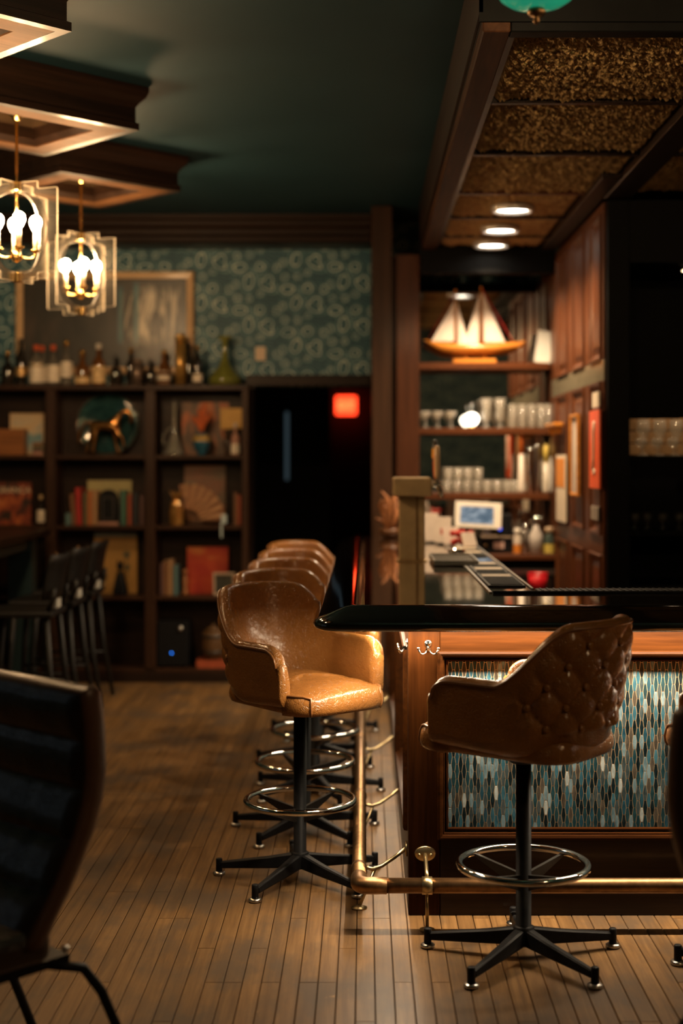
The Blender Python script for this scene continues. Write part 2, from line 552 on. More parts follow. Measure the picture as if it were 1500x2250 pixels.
# street window in the left wall: dusk daylight, outside the frame
DUSK = E('dusk_daylight', (0.62, 0.72, 0.78), 0.13)
win = MB().box(XL - 0.06, XL - 0.05, 3.2, 5.2, 0.9, 2.5).build('window_1', DUSK)
struct(win, 'street window in the left wall')
wf = MB()
for y0, y1 in ((3.2, 3.27), (4.165, 4.235), (5.13, 5.2)): wf.box(XL - 0.05, XL + 0.02, y0, y1, 0.9, 2.5)
for z0, z1 in ((0.9, 0.97), (1.67, 1.72), (2.43, 2.5)): wf.box(XL - 0.05, XL + 0.015, 3.2, 5.2, z0, z1)
wf.build('window_frame', D_Z, win)

# crown beam along the back wall, stepped
cb = MB()
prof = [(10.349, 3.11), (10.06, 3.11), (10.04, 3.125), (10.04, 3.15), (10.00, 3.165), (10.00, 3.20), (9.97, 3.225), (9.97, 3.255), (9.95, 3.27), (9.95, 3.299), (10.349, 3.299)]
cb.prism(prof, XL + 0.01, 0.045, 'x')
struct(cb.build('trim_1', D_X), 'stepped dark wood crown beam under the ceiling')
# doorway head and jamb
dt = MB().box(-0.86, 0.045, 10.30, 10.349, 2.115, 2.195, 0.004).box(-0.838, -0.80, 10.33, 10.349, 0.0, 2.114)
struct(dt.build('trim_2', D_X), 'dark wooden head trim over the black doorway')
# corridor behind the doorway
struct(MB().box(-1.5, 0.45, 10.48, 22, -0.06, 0.0).build('floor_corridor', BLACKWALL))
struct(MB().box(-1.5, 0.45, 10.48, 22, 2.95, 3.0).build('ceiling_corridor', BLACKWALL))
struct(MB().box(-1.6, -1.5, 10.48, 22, 0, 3.0).build('wall_corridor_left', BLACKWALL))
struct(MB().box(0.45, 0.55, 10.48, 22, 0, 3.0).build('wall_corridor_right', BLACKWALL))
struct(MB().box(-1.6, 0.55, 22, 22.1, 0, 3.0).build('wall_corridor_back', BLACKWALL))
pw = MB().box(-1.5, -1.18, 15.0, 15.08, 0, 2.95).box(-0.42, -0.36, 15.0, 15.08, 0, 2.95).box(-1.18, -0.42, 15.0, 15.08, 2.25, 2.95)
struct(pw.build('wall_corridor_partition', BLACKWALL))
zt, zb = pz(905, 15), pz(1055, 15); xc = px(630, 15)
dr = MB().box(-1.18, xc - 0.02, 15.0, 15.05, 0.005, 2.245).box(xc + 0.02, -0.42, 15.0, 15.05, 0.005, 2.245)
dr.box(xc - 0.02, xc + 0.02, 15.0, 15.05, 0.005, zb).box(xc - 0.02, xc + 0.02, 15.0, 15.05, zt, 2.245)
dr = struct(dr.build('door_1', BLACKWALL), 'black corridor door with a tall slim glass slit')
MB().box(xc - 0.02, xc + 0.02, 15.02, 15.03, zb, zt).build('pane', E('slit_daylight', (0.42, 0.62, 0.72), 0.06), dr)
# exit sign deep in the corridor
e0 = at(760, 891, 21.5)
es = thing('exit_sign', 'glowing red exit sign hanging deep in the dark doorway', 'sign', (e0.x, e0.y, e0.z - 0.14))
EXITM = E('exit_red_glow', (1.0, 0.045, 0.012), 4.2)
MB().box(-0.155, 0.155, -0.02, 0.02, 0.0, 0.28, 0.015).build('housing', EXITM, es)
MB().tube([(0, 0, 0.28), (0, 0, 2.95 - (e0.z - 0.14))], 0.008).build('hanger', BLACKM, es)
text_mesh('lettering', 'EXIT', 0.13, E('exit_letters', (1.0, 0.12, 0.03), 5.5), es, (0, -0.0215, 0.095))

# ---- pillars between doorway and back bar
pl = MB().box(0.05, 0.19, 9.62, 10.345, 0, 3.298, 0.004)
struct(pl.build('trim_3', wood('pillar_wood', (0.040, 0.018, 0.009), 'z', 0.45, 0.1)), 'dark brown square wooden pillar beside the doorway')
pl = MB().box(0.215, 0.372, 9.60, 10.345, 0, 2.965, 0.004).box(0.19, 0.215, 9.70, 10.345, 0, 2.965)
struct(pl.build('trim_4', wood('pilaster_wood', (0.052, 0.0165, 0.0065), 'z')), 'reddish wooden pilaster at the side of the back bar')

# ---- soffit over the bar
SX0, SY0, SY1, SZ = 0.385, 4.62, 9.50, 2.97
so = MB().box(SX0, XR - 0.01, SY0, 9.62, 3.02, 3.298).build('ceiling_soffit', BLACKW)
struct(so, 'dropped wooden soffit above the bar')
MB().box(SX0, 0.475, SY0, 9.60, SZ, 3.0199, 0.004).build('edge_beam', wood('soffit_wood', (0.042, 0.017, 0.0075), 'y', 0.55, 0.0, 0.55, 1.0, 0.08), so)
MB().box(0.476, 0.50, SY0 + .07, SY1, SZ + 0.015, 3.0199).build('inner_bead', D_Y, so)
MB().box(SX0 - 0.012, SX0 + .0, SY0 - .012, 9.60, 3.03, 3.298, 0.0).build('fascia', D_Y, so)
MB().box(SX0 - 0.012, XR - 0.02, SY0 - 0.012, SY0 - 0.0005, 3.0, 3.298).box(0.476, XR - .02, SY0, SY0 + 0.069, SZ, 3.0199, 0.004).build('front_beam', BLACKW, so)
MB().box(1.27, 1.41, SY0 + .071, 7.53, SZ - 0.01, 3.0199, 0.004).build('cross_beam', D_Y, so)
MB().box(1.17, 1.27, 7.0, 9.5, SZ - 0.005, 3.0199, 0.004).build('cross_beam', D_Y, so)
MB().box(0.372, 1.268, 9.42, 9.50, 2.815, 3.0199, 0.004).build('valance', BLACKW, so)
rows_y = [4.70, 5.62, 6.58, 7.54, 8.30, 9.0, 9.42]
def mk_straw():
    m, nt, b = newmat('straw_fibre_tile'); g = NT(nt)
    o = g.obj()
    f = g.noise(o, 130, 5, 0.7); f2 = g.noise(o, 16, 4, 0.6)
    h = g.math('ADD', g.math('MULTIPLY', f, 0.7), g.math('MULTIPLY', f2, 0.3))
    g.link(g.ramp(h, [(0.36, (0.12, 0.07, 0.025)), (0.5, (0.50, 0.31, 0.115)), (0.62, (0.82, 0.56, 0.23))]), b.inputs['Base Color'])
    b.inputs['Roughness'].default_value = 0.7
    g.link(g.bump(f, 0.8, 0.012), b.inputs['Normal'])
    return m
STRAW = mk_straw()
from mathutils import noise as mnoise
def straw_mesh(w, d, step=0.0048):
    nx, ny = max(8, int(w / step)), max(8, int(d / step))
    rowsv = []
    for j in range(ny + 1):
        r = []
        for i in range(nx + 1):
            x, y = i * w / nx, j * d / ny
            n = mnoise.fractal(Vector((x * 62, y * 62, 1.7)), 0.6, 2.1, 3) * 0.017 + mnoise.noise(Vector((x * 9, y * 9, 5))) * 0.005
            e = min(x, y, w - x, d - y)
            k = smoothstep(0, 0.02, e)
            r.append((x, y, -max(0.0, 0.020 + n) * k - 0.002))
        rowsv.append(r)
    return MB().grid(rowsv).mesh('ceiling_tile', STRAW)
near_tile = straw_mesh(0.765, 0.88)
for i in range(len(rows_y) - 1):
    y0, y1 = rows_y[i] + 0.02, rows_y[i + 1] - 0.02
    xe = 1.265 if i < 3 else 1.165
    me = near_tile if i < 2 else straw_mesh(xe - 0.505, y1 - y0, 0.009 if i == 2 else 0.013)
    link('ceiling_tile', me, so, (0.503, y0, 3.019))
    if i < 3:
        link('ceiling_tile', near_tile, so, (1.415, y0, 3.019))
        link('ceiling_tile', near_tile, so, (2.22, y0, 3.019))
    b0 = rows_y[i]
    if i: MB().box(0.501, xe + 0.003, b0 - 0.019, b0 + 0.019, 2.985, 3.0199, 0.003).build('grid_bar', D_X if i != 3 else W_X, so)
    if 0 < i < 3: MB().box(1.412, 3.0, b0 - 0.019, b0 + 0.019, 2.985, 3.0199, 0.003).build('grid_bar', D_X, so)

# downlights in the soffit
DOWN_E = E('downlight_glow', (1.0, 0.90, 0.74), 16.0)
for k, (ly, lab) in enumerate(((7.92, 'round recessed downlight nearest the cross beam, largest of three'), (8.62, 'middle one of three round recessed downlights over the back bar'), (9.22, 'round recessed downlight nearest the mirror, smallest of three'))):
    t = thing('downlight', lab, 'light', (0.825, ly, 2.966), 0, 'downlights in the bar soffit')
    MB().lathe([(0.0, 0.024), (0.118, 0.024), (0.120, -0.004), (0.108, -0.010), (0.098, -0.002), (0.096, 0.0195), (0.0, 0.0195)], n=28).build('trim_ring', M('downlight_ring', (0.7, 0.66, 0.6), 0.3, 0.6, var=0) if k == 0 else bpy.data.materials['downlight_ring'], t)
    MB().lathe([(0.0, 0.008), (0.095, 0.008), (0.095, 0.0175), (0.0, 0.0175)], n=24).build('lens', DOWN_E, t)
    light('downlight_lamp', 'SPOT', (0.825, ly, 2.94), DOWN_W, (1.0, 0.73, 0.44), (0, 0, 0), 0.06, spot=R(125), blend=0.6)

# ---- panelled wall on the right of the back bar (faces left)
PX0 = 1.27
pwl = MB().box(PX0 + 0.012, 1.38, 7.56, 10.34, 0, 2.95).build('wall_panelled', W_Z)
struct(pwl, 'reddish wood-panelled wall at the right of the back bar')
zr = [(0.0, 0.12), (1.07, 1.174), (2.0, 2.115), (2.90, 2.95)]
for z0, z1 in zr:
    MB().box(PX0, PX0 + 0.0118, 7.56, 9.64, z0, z1, 0.003).build('rail', W_Y if z0 != 2.0 else M('painted_sheen_rail', (0.20, 0.165, 0.11), 0.25, var=0.15, coat=0.5), pwl)  # middle rail: reflected sheen is put into its paler colour
ys = [(7.56, 7.60), (7.98, 8.20), (8.66, 8.86), (9.36, 9.64)]
for (a, b_) in zip(zr, zr[1:]):
    for y0, y1 in ys:
        MB().box(PX0, PX0 + 0.0118, y0, y1, a[1] + .0005, b_[0] - .0005, 0.003).build('stile', W_Z, pwl)
    for (s0, s1) in zip(ys, ys[1:]):
        T = Matrix(((0, 1, 0, 0), (-1, 0, 0, 0), (0, 0, 1, 0), (0, 0, 0, 1)))
        # frame() draws in xz looking to -y; turn it to face -x
        q = MB(); w = s1[0] - s0[1]
        q.frame(0, w, a[1], b_[0], [(0, 0.0), (0.004, 0.014), (0.018, 0.012), (0.024, 0.0), (0.034, -0.008), (0.05, -0.008), (0.075, 0.0), (0.09, 0.001), (w / 2 - .001, 0.001)])
        TT = Matrix.Translation((PX0 + 0.0, s1[0], 0)) @ Matrix(((0, 1, 0, 0), (-1, 0, 0, 0), (0, 0, 1, 0), (0, 0, 0, 1)))
        q.v = [tuple(TT @ Vector(p)) for p in q.v]
        q.build('raised_panel', W_Z, pwl)

# ---- black service wall with a recess, right of the panelled wall
sw = MB()
sw.box(1.285, 1.40, 7.50, 7.559, 0, 2.95, 0.003)
sw.box(1.40, 3.6, 7.50, 7.559, 2.62, 2.95).box(1.40, 3.6, 7.50, 7.559, 0, 0.9).box(2.5, 3.6, 7.50, 7.559, 0.9, 2.62)
sw.box(1.381, 3.6, 8.20, 8.25, 0, 2.95).box(1.40, 2.5, 7.56, 8.2, 0.86, 0.9).box(1.40, 2.5, 7.56, 8.2, 2.62, 2.66).box(2.5, 2.55, 7.56, 8.2, .86, 2.66)
struct(sw.build('wall_service', BLACKW), 'black wall with a dark serving recess')
# ================================================================ BAR
BX, BY = 0.153, 4.93              # left face and front face of the bar
BXR, BYB = 2.45, 9.40
DECK = 1.075
bar = thing('bar_counter', 'wooden bar counter with blue glass mosaic front panel', 'bar', (BX, BY, 0))
def bpart(mb, name, mats, parent=None):
    """geometry in world coordinates, parented to the bar"""
    o = mb.build(name, mats, parent or bar)
    o.location = (-BX, -BY, 0) if parent is None else (0, 0, 0)
    return o
bpart(MB().box(BX + 0.03, 0.60, BY + 0.03, BYB, 0, 1.018).box(0.60, BXR, BY + 0.03, 5.45, 0, 1.018), 'carcass', BLACKW)
TX0, TX1, TZ0, TZ1 = 0.262, 2.25, 0.272, 0.908
bpart(MB().box(BX, TX0, BY, BY + 0.03, 0.0, 1.018, 0.003), 'stile', B_Z)
bpart(MB().box(TX1, BXR, BY, BY + 0.03, 0.0, 1.018, 0.003), 'stile', B_Z)
bpart(MB().box(TX0 + .0005, TX1 - .0005, BY, BY + 0.03, TZ1, 1.018, 0.003), 'top_rail', B_X)
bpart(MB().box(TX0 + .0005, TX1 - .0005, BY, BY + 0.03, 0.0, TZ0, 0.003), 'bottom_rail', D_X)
mprof = [(-0.010, 0.0), (-0.008, 0.012), (0.000, 0.016), (0.008, 0.013), (0.010, 0.006), (0.014, 0.006), (0.018, -0.012), (0.022, -0.004), (0.028, -0.004), (0.030, -0.022)]
bpart(MB().frame(TX0, TX1, TZ0, TZ1, mprof, BY), 'panel_moulding', B_X)
GROUT = M('pale_grout', (0.62, 0.47, 0.30), 0.7, var=0.12, vscale=60)
tp = bpart(MB().box(TX0 + 0.012, TX1 - 0.012, BY + 0.0205, BY + 0.029, TZ0 + 0.012, TZ1 - 0.012), 'mosaic_panel', GROUT)
# glass tiles: eight colours, tall hexagons in staggered columns
def tile_mat(i, a, b_):
    m, nt, b = newmat('glass_tile_%s' % i); g = NT(nt)
    v = g.mapping(g.pos(), (70, 70, 22), (i_off[i], 0, 0), (0, 0.35, 0))
    f = g.noise(v, 1.0, 4, 0.6, 1.2)
    g.link(g.ramp(f, [(0.33, a), (0.68, b_)]), b.inputs['Base Color'])
    b.inputs['Roughness'].default_value = 0.13
    b.inputs['Specular IOR Level'].default_value = 0.35
    g.link(g.bump(g.noise(g.pos(), 60, 2), 0.10, 0.004), b.inputs['Normal'])
    return m
tile_cols = {'deep_teal': ((0.006, 0.024, 0.033), (0.017, 0.058, 0.076)), 'black_teal': ((0.003, 0.007, 0.009), (0.008, 0.020, 0.026)),
             'slate': ((0.020, 0.034, 0.040), (0.060, 0.090, 0.102)), 'sea_blue': ((0.014, 0.062, 0.098), (0.045, 0.135, 0.190)),
             'pale_blue': ((0.065, 0.125, 0.160), (0.18, 0.275, 0.33)), 'pearl': ((0.20, 0.26, 0.28), (0.42, 0.48, 0.49)),
             'brown_grey': ((0.030, 0.028, 0.024), (0.085, 0.076, 0.062)), 'petrol': ((0.007, 0.034, 0.060), (0.022, 0.078, 0.115))}
i_off = {k: 3.7 * n for n, k in enumerate(tile_cols)}
tkeys = list(tile_cols); tmats = [tile_mat(k, *tile_cols[k]) for k in tkeys]
tweights = [24, 18, 22, 10, 11, 2, 9, 9]
PIT, TH, GAP = 0.01235, 0.0505, 0.0020
w1, w0 = 0.0078, 0.0045           # half widths at the waist and at the ends
def tile_shape(zlo=-1.0, zhi=1.0):
    """hexagon clipped to zlo..zhi (in half heights)"""
    h = TH / 2 - GAP / 2
    def hw(t): return (w1 + (w0 - w1) * abs(t)) - GAP / 2
    ts = sorted({zlo, zhi, 0.0} if zlo < 0 < zhi else {zlo, zhi})
    left = [(-hw(t), t * h) for t in ts]; right = [(hw(t), t * h) for t in reversed(ts)]
    return [(x, z) for x, z in left][::-1] + right[::-1] if False else [(hw(t), t * h) for t in ts] + [(-hw(t), t * h) for t in reversed(ts)]
def tile_geo(poly):
    n = len(poly); c = 0.0009; v = []; f = []
    cx = sum(p[0] for p in poly) / n; cz = sum(p[1] for p in poly) / n
    v += [(p[0], 0.0, p[1]) for p in poly]
    v += [(p[0], -0.0032, p[1]) for p in poly]
    v += [(p[0] + (cx - p[0]) * 0.10, -0.0042, p[1] + (cz - p[1]) * 0.03) for p in poly]
    for a in (0, n):
        for k in range(n):
            k2 = (k + 1) % n
            f.append((a + k, a + k2, a + n + k2, a + n + k))
    f.append(tuple(range(2 * n, 3 * n)))
    return v, f
full = tile_geo(tile_shape())
tmesh = []
for m in tmats:
    mb = MB(); mb.add(*full); tmesh.append(mb.mesh('tile', m))
rt = random.Random(5)
field = MB(); n_own = 0
tz0, tz1, tx0, tx1 = TZ0 + 0.021, TZ1 - 0.021, TX0 + 0.030, TX1 - 0.022
YT = BY + 0.0233
cols = int((tx1 - tx0) / PIT)
cells = []
for c in range(cols):
    x = tx0 + (c + 0.5) * PIT
    zc = tz0 + (TH / 2 if c % 2 else 0.0)
    while zc - TH / 2 < tz1:
        lo, hi = zc - TH / 2, zc + TH / 2
        zlo = max(-1.0, (tz0 - zc) / (TH / 2)); zhi = min(1.0, (tz1 - zc) / (TH / 2))
        if zhi - zlo > 0.12: cells.append((x, zc, zlo, zhi))
        zc += TH
for (x, zc, zlo, zhi) in cells:
    k = rt.choices(range(8), tweights)[0]
    isfull = zlo == -1.0 and zhi == 1.0
    if isfull and n_own < 300 and x < 1.12 and zc < 0.56 and not (0.45 < x < 0.56):
        link('tile', tmesh[k], tp, (x, YT, zc)); n_own += 1
    else:
        v, f = full if isfull else tile_geo(tile_shape(zlo, zhi))
        field.add([(a + x, b + YT, c + zc) for a, b, c in v], f, k)
o = field.build('tile_field', tmats, tp); tag(o, kind='stuff')

# left side of the bar: framed mosaic panels seen at a shallow angle
def mk_mosaic():
    m, nt, b = newmat('mosaic_side'); g = NT(nt)
    v = g.n('ShaderNodeTexVoronoi'); g.link(g.mapping(g.obj(), (1, 80, 22)), v.inputs['Vector']); v.inputs['Scale'].default_value = 1.0
    g.link(g.ramp(v.outputs['Color'], [(0.1, (0.02, 0.05, 0.055)), (0.5, (0.09, 0.16, 0.17)), (0.9, (0.40, 0.43, 0.40))]), b.inputs['Base Color'])
    b.inputs['Roughness'].default_value = 0.15
    return m
MOSAIC = mk_mosaic()
py = [BY + 0.0305, 6.35, 7.85, BYB]
for i in range(3):
    a, b_ = py[i], py[i + 1]
    st0 = 0.10; st1 = 0.10 if i == 2 else 0.0
    bpart(MB().box(BX, BX + 0.0295, a, a + st0, 0.0, 1.018, 0.003), 'stile', B_Z)
    if st1: bpart(MB().box(BX, BX + 0.0295, b_ - st1, b_, 0.0, 1.018, 0.003), 'stile', B_Z)
    bpart(MB().box(BX, BX + 0.0295, a + st0 + .0005, b_ - st1 - .0005, TZ1, 1.018, 0.003), 'top_rail', B_Y)
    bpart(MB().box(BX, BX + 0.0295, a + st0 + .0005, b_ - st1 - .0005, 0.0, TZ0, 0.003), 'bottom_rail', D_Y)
    L = b_ - st1 - a - st0
    TT = Matrix.Translation((BX, b_ - st1, 0)) @ Matrix(((0, 1, 0, 0), (-1, 0, 0, 0), (0, 0, 1, 0), (0, 0, 0, 1)))
    q = MB().frame(0, L, TZ0, TZ1, mprof, 0.0); q.v = [tuple(TT @ Vector(p)) for p in q.v]
    bpart(q, 'panel_moulding', B_Y)
    bpart(MB().box(BX + 0.0205, BX + 0.0295, a + st0 + .01, b_ - st1 - .01, TZ0 + 0.012, TZ1 - 0.012), 'mosaic_panel', MOSAIC)

# ---- bar top with a moulded arm rail
top = thing('bar_worktop', 'glossy dark lacquered bar top with thick rounded arm rail', 'bar top', (0, 4.8, 1.0185))
def mk_deck():
    m, nt, b = newmat('lacquered_bar_top'); g = NT(nt)
    f = g.noise(g.mapping(g.obj(), (16, 2, 2)), 1.0, 5, 0.6, 0.5)
    g.link(g.ramp(f, [(0.3, (0.014, 0.008, 0.005)), (0.7, (0.034, 0.019, 0.011))]), b.inputs['Base Color'])
    b.inputs['Roughness'].default_value = 0.08; b.inputs['Coat Weight'].default_value = 1.0
    b.inputs['Coat Roughness'].default_value = 0.02; b.inputs['Coat IOR'].default_value = 1.75
    b.inputs['Specular IOR Level'].default_value = 0.8
    g.link(g.bump(g.noise(g.mapping(g.obj(), (1, 1, 1)), 55, 2), 0.015, 0.003), b.inputs['Normal'])
    return m
LACQ = mk_deck()
RAILM = M('black_lacquer', (0.006, 0.0045, 0.004), 0.10, var=0.2, coat=1.0)
def tpart(mb, name, mats):
    o = mb.build(name, mats, top); o.location = (0, -4.8, -1.0185); return o
tpart(MB().box(0.0, 0.66, 4.80, BYB, 1.0185, DECK, 0.0), 'deck', LACQ)
tpart(MB().box(0.6605, BXR, 4.80, 5.53, 1.0185, DECK, 0.0), 'deck', LACQ)
# arm rail swept along front and left with a rounded corner
rprof = [(-0.002, 1.0185), (-0.002, 1.077), (0.006, 1.086), (0.020, 1.093), (0.040, 1.094), (0.065, 1.089), (0.095, 1.078), (0.125, 1.066), (0.150, 1.056),
         (0.165, 1.047), (0.172, 1.036), (0.170, 1.026), (0.160, 1.0188), (0.140, 1.0172), (0.050, 1.0172), (-0.002, 1.0172)]
rows = []
def rail_row(base, dirn):
    ca, sa = dirn
    row = []
    for (u, z) in rprof:
        p_ = 3.2 + 6 * (1 - max(0, u) / 0.172)
        s = u / ((abs(ca) ** p_ + abs(sa) ** p_) ** (1 / p_))
        row.append((base[0] + ca * s, base[1] + sa * s, z))
    return row
for x in (BXR, 1.5, 0.8, 0.3, 0.06): rows.append(rail_row((x, 4.80), (0, -1)))
for k in range(0, 13):
    a = -pi / 2 - (pi / 2) * k / 12
    rows.append(rail_row((0.0, 4.80), (cos(a), sin(a))))
for y in (4.86, 5.2, 6.0, 7.0, 8.0, 9.0, BYB): rows.append(rail_row((0.0, y), (-1, 0)))
mb = MB().grid(rows)
nn = len(rprof)
mb.f.append(tuple(range(nn))); mb.m.append(0); mb.s.append(False)
mb.f.append(tuple(range((len(rows) - 1) * nn, len(rows) * nn))); mb.m.append(0); mb.s.append(False)
tpart(mb, 'arm_rail', RAILM)
# drip gutter along the bartender's edge: two bright strips with a sunk black bed
tpart(MB().box(0.470, 0.484, 5.37, 9.25, DECK, DECK + 0.006, 0.002).box(0.648, 0.6595, 5.53, 9.25, DECK, DECK + 0.006, 0.002), 'gutter_strip', STEEL)
tpart(MB().box(0.485, 2.4, 5.362, 5.372, DECK, DECK + 0.010, 0.002), 'gutter_lip', BLACKM)

# ---- light strips under the overhang
LEDM = E('led_strip_glow', (1.0, 0.76, 0.48), 7.0)
t = thing('led_strip', 'warm light strip tucked under the front edge of the bar top', 'light strip', (1.15, 4.868, 1.0165), 0, 'light strips under the bar')
MB().box(-1.2, 1.2, -0.010, 0.010, -0.009, 0.0).build('channel', STEEL, t)
MB().box(-1.2, 1.2, -0.006, 0.006, -0.0105, -0.0092).build('diffuser', LEDM, t)
t = thing('led_strip', 'warm light strip tucked under the left edge of the bar top', 'light strip', (0.091, 7.1, 1.0165), 0, 'light strips under the bar')
MB().box(-0.010, 0.010, -2.25, 2.25, -0.009, 0.0).build('channel', STEEL, t)
MB().box(-0.006, 0.006, -2.25, 2.25, -0.0105, -0.0092).build('diffuser', LEDM, t)

# ---- brass foot rail
RZ, RR, RY, RX = 0.150, 0.0255, 4.775, -0.018
rail = thing('foot_rail', 'aged brass foot rail running round the bar corner', 'foot rail', (RX, RY, 0))
def rpart(mb, name, m=BRASS, parent=None):
    o = mb.build(name, m, parent or rail)
    if parent is None: o.location = (-RX, -RY, 0)
    return o
rpart(MB().tube([(0.075, RY, RZ), (2.4, RY, RZ)], RR, 20), 'rail_tube')
rpart(MB().tube([(RX, RY + 0.09, RZ), (RX, 9.3, RZ)], RR, 20), 'rail_tube')
el = [(0.076, RY, RZ), (0.03, RY, RZ)] + [(RX + 0.03 - 0.03 * sin(a), RY + 0.03 - 0.03 * cos(a), RZ) for a in [pi / 2 * k / 8 for k in range(9)]] + [(RX, RY + 0.06, RZ), (RX, RY + 0.092, RZ)]
rpart(MB().tube(el, RR + 0.0028, 20), 'elbow')
for y in (RY + 0.19, 6.05, 7.3, 8.5):
    rpart(MB().tube([(RX, y - 0.02, RZ), (RX, y + 0.02, RZ)], RR + 0.003, 20), 'coupling')
rpart(MB().tube([(1.5, RY, RZ), (1.54, RY, RZ)], RR + 0.003, 20), 'coupling')
BRASSD = M('dull_brass', (0.46, 0.36, 0.20), 0.34, 1.0, var=0.2)
def front_bracket(x):
    b = rpart(MB().tube([(x - 0.017, RY, RZ), (x + 0.017, RY, RZ)], RR + 0.004, 20), 'bracket', BRASSD)
    q = MB()
    q.lathe([(0, 0.0), (0.036, 0.0), (0.038, 0.003), (0.034, 0.007), (0.0, 0.009)], n=24, M=Matrix.Translation((x, BY - 0.0005, 0.215)) @ Matrix.Rotation(pi / 2, 4, 'X') @ Matrix.Scale(0.72, 4, (0, 1, 0)))
    for s in (-1, 1): q.sphere((x + s * 0.02, BY - 0.008, 0.212), 0.006, 8)
    q.build('wall_plate', BRASSD, b)
    MB().tube([(x, BY - 0.006, 0.213), (x, BY - 0.04, 0.205), (x, RY + 0.045, RZ + 0.035), (x, RY + 0.015, RZ + 0.02)], 0.007, 8).build('arm', BRASSD, b)
    MB().tube([(x, RY, RZ - 0.024), (x, RY, 0.006)], 0.006, 8).lathe([(0, 0), (0.026, 0), (0.026, 0.004), (0.008, 0.01), (0, 0.01)], (x, RY, 0.0005), 16).build('stem', BRASSD, b)
front_bracket(px(938, RY)); front_bracket(1.75)
def side_bracket(y):
    b = rpart(MB().lathe([(0, 0), (0.026, 0.0), (0.026, 0.006), (0, 0.008)], n=18, M=Matrix.Translation((BX - 0.0005, y + .05, 0.19)) @ Matrix.Rotation(-pi / 2, 4, 'Y')), 'bracket', BRASSD)
    MB().tube([(BX - 0.006, y + 0.05, 0.19), (BX - 0.04, y + 0.045, 0.165), (BX - 0.09, y + 0.03, 0.135), (RX + 0.05, y + 0.01, 0.128), (RX + 0.018, y, 0.14)], 0.007, 8).build('arm', BRASSD, b)
    MB().tube([(RX + 0.055, y + 0.012, 0.128), (RX + 0.02, y - 0.01, 0.05), (RX + 0.0, y - 0.02, 0.006)], 0.006, 8).lathe([(0, 0), (0.028, 0), (0.028, 0.004), (0.008, 0.01), (0, 0.01)], (RX, y - 0.02, 0.0005), 16).build('stem', BRASSD, b)
for y in (5.03, 5.95, 7.1, 8.3): side_bracket(y)

# ---- coat hooks
def coat_hook(name_label, loc, rz):
    t = thing('coat_hook', name_label, 'hook', loc, rz, 'coat hooks under the bar top')
    MB().lathe([(0, 0), (0.0125, 0), (0.013, 0.002), (0.009, 0.0045), (0, 0.005)], n=18, M=Matrix.Translation((0, -0.0003, 0.022)) @ Matrix.Rotation(pi / 2, 4, 'X') @ Matrix.Scale(1.1, 4, (0, 1, 0))).build('back_plate', CHROME, t)
    q = MB().box(-0.007, 0.007, -0.020, -0.001, -0.004, 0.010, 0.003)
    for s in (-1, 1):
        pts = [(s * 0.004, -0.014, 0.0), (s * 0.012, -0.020, -0.010), (s * 0.021, -0.026, -0.012), (s * 0.030, -0.031, -0.006), (s * 0.034, -0.034, 0.006)]
        q.tube(pts, 0.0035, 8); q.sphere((s * 0.0345, -0.034, 0.009), 0.0058, 10)
    q.build('hook_arms', CHROME, t)
    q = MB()
    for s in (-1, 1): q.sphere((s * 0.005, -0.0055, 0.024), 0.0028, 8)
    q.build('screws', CHROME, t)
h = at(940, 1428, BY)
coat_hook('chrome double coat hook on the front corner post of the bar', (h.x, BY - 0.0002, h.z), 0)
coat_hook('chrome double coat hook round the corner on the left side of the bar', (BX - 0.0002, 4.985, h.z - 0.003), -pi / 2)
# ================================================================ SEATING
def mk_leather(name, c0, c1, rough=0.23, crease=0.55, coat=0.12):
    m, nt, b = newmat(name); g = NT(nt)
    o = g.obj()
    big = g.noise(o, 5.0, 4, 0.6)
    g.link(g.ramp(big, [(0.3, c0), (0.72, c1)]), b.inputs['Base Color'])
    v = g.n('ShaderNodeTexVoronoi', feature='DISTANCE_TO_EDGE')
    wv = g.n('ShaderNodeTexNoise'); g.link(o, wv.inputs['Vector']); wv.inputs['Scale'].default_value = 38
    mx = g.n('ShaderNodeMixRGB'); mx.inputs[0].default_value = 0.06
    g.link(o, mx.inputs[1]); g.link(wv.outputs['Color'], mx.inputs[2])
    g.link(g.mapping(mx.outputs[0], (1, 1, 0.6)), v.inputs['Vector']); v.inputs['Scale'].default_value = 62
    cr = g.math('MINIMUM', v.outputs['Distance'], 0.10)
    h = g.math('ADD', g.math('MULTIPLY', cr, 5.0), g.math('MULTIPLY', g.noise(o, 55, 3), 0.9))
    g.link(g.bump(h, crease, 0.0035), b.inputs['Normal'])
    b.inputs['Roughness'].default_value = rough
    b.inputs['Specular IOR Level'].default_value = 0.38
    b.inputs['Coat Weight'].default_value = coat; b.inputs['Coat Roughness'].default_value = 0.14
    return m
TAN = mk_leather('tan_vinyl', (0.205, 0.082, 0.020), (0.300, 0.130, 0.033))
PIPE = M('tan_piping', (0.20, 0.085, 0.028), 0.3, var=0.1)

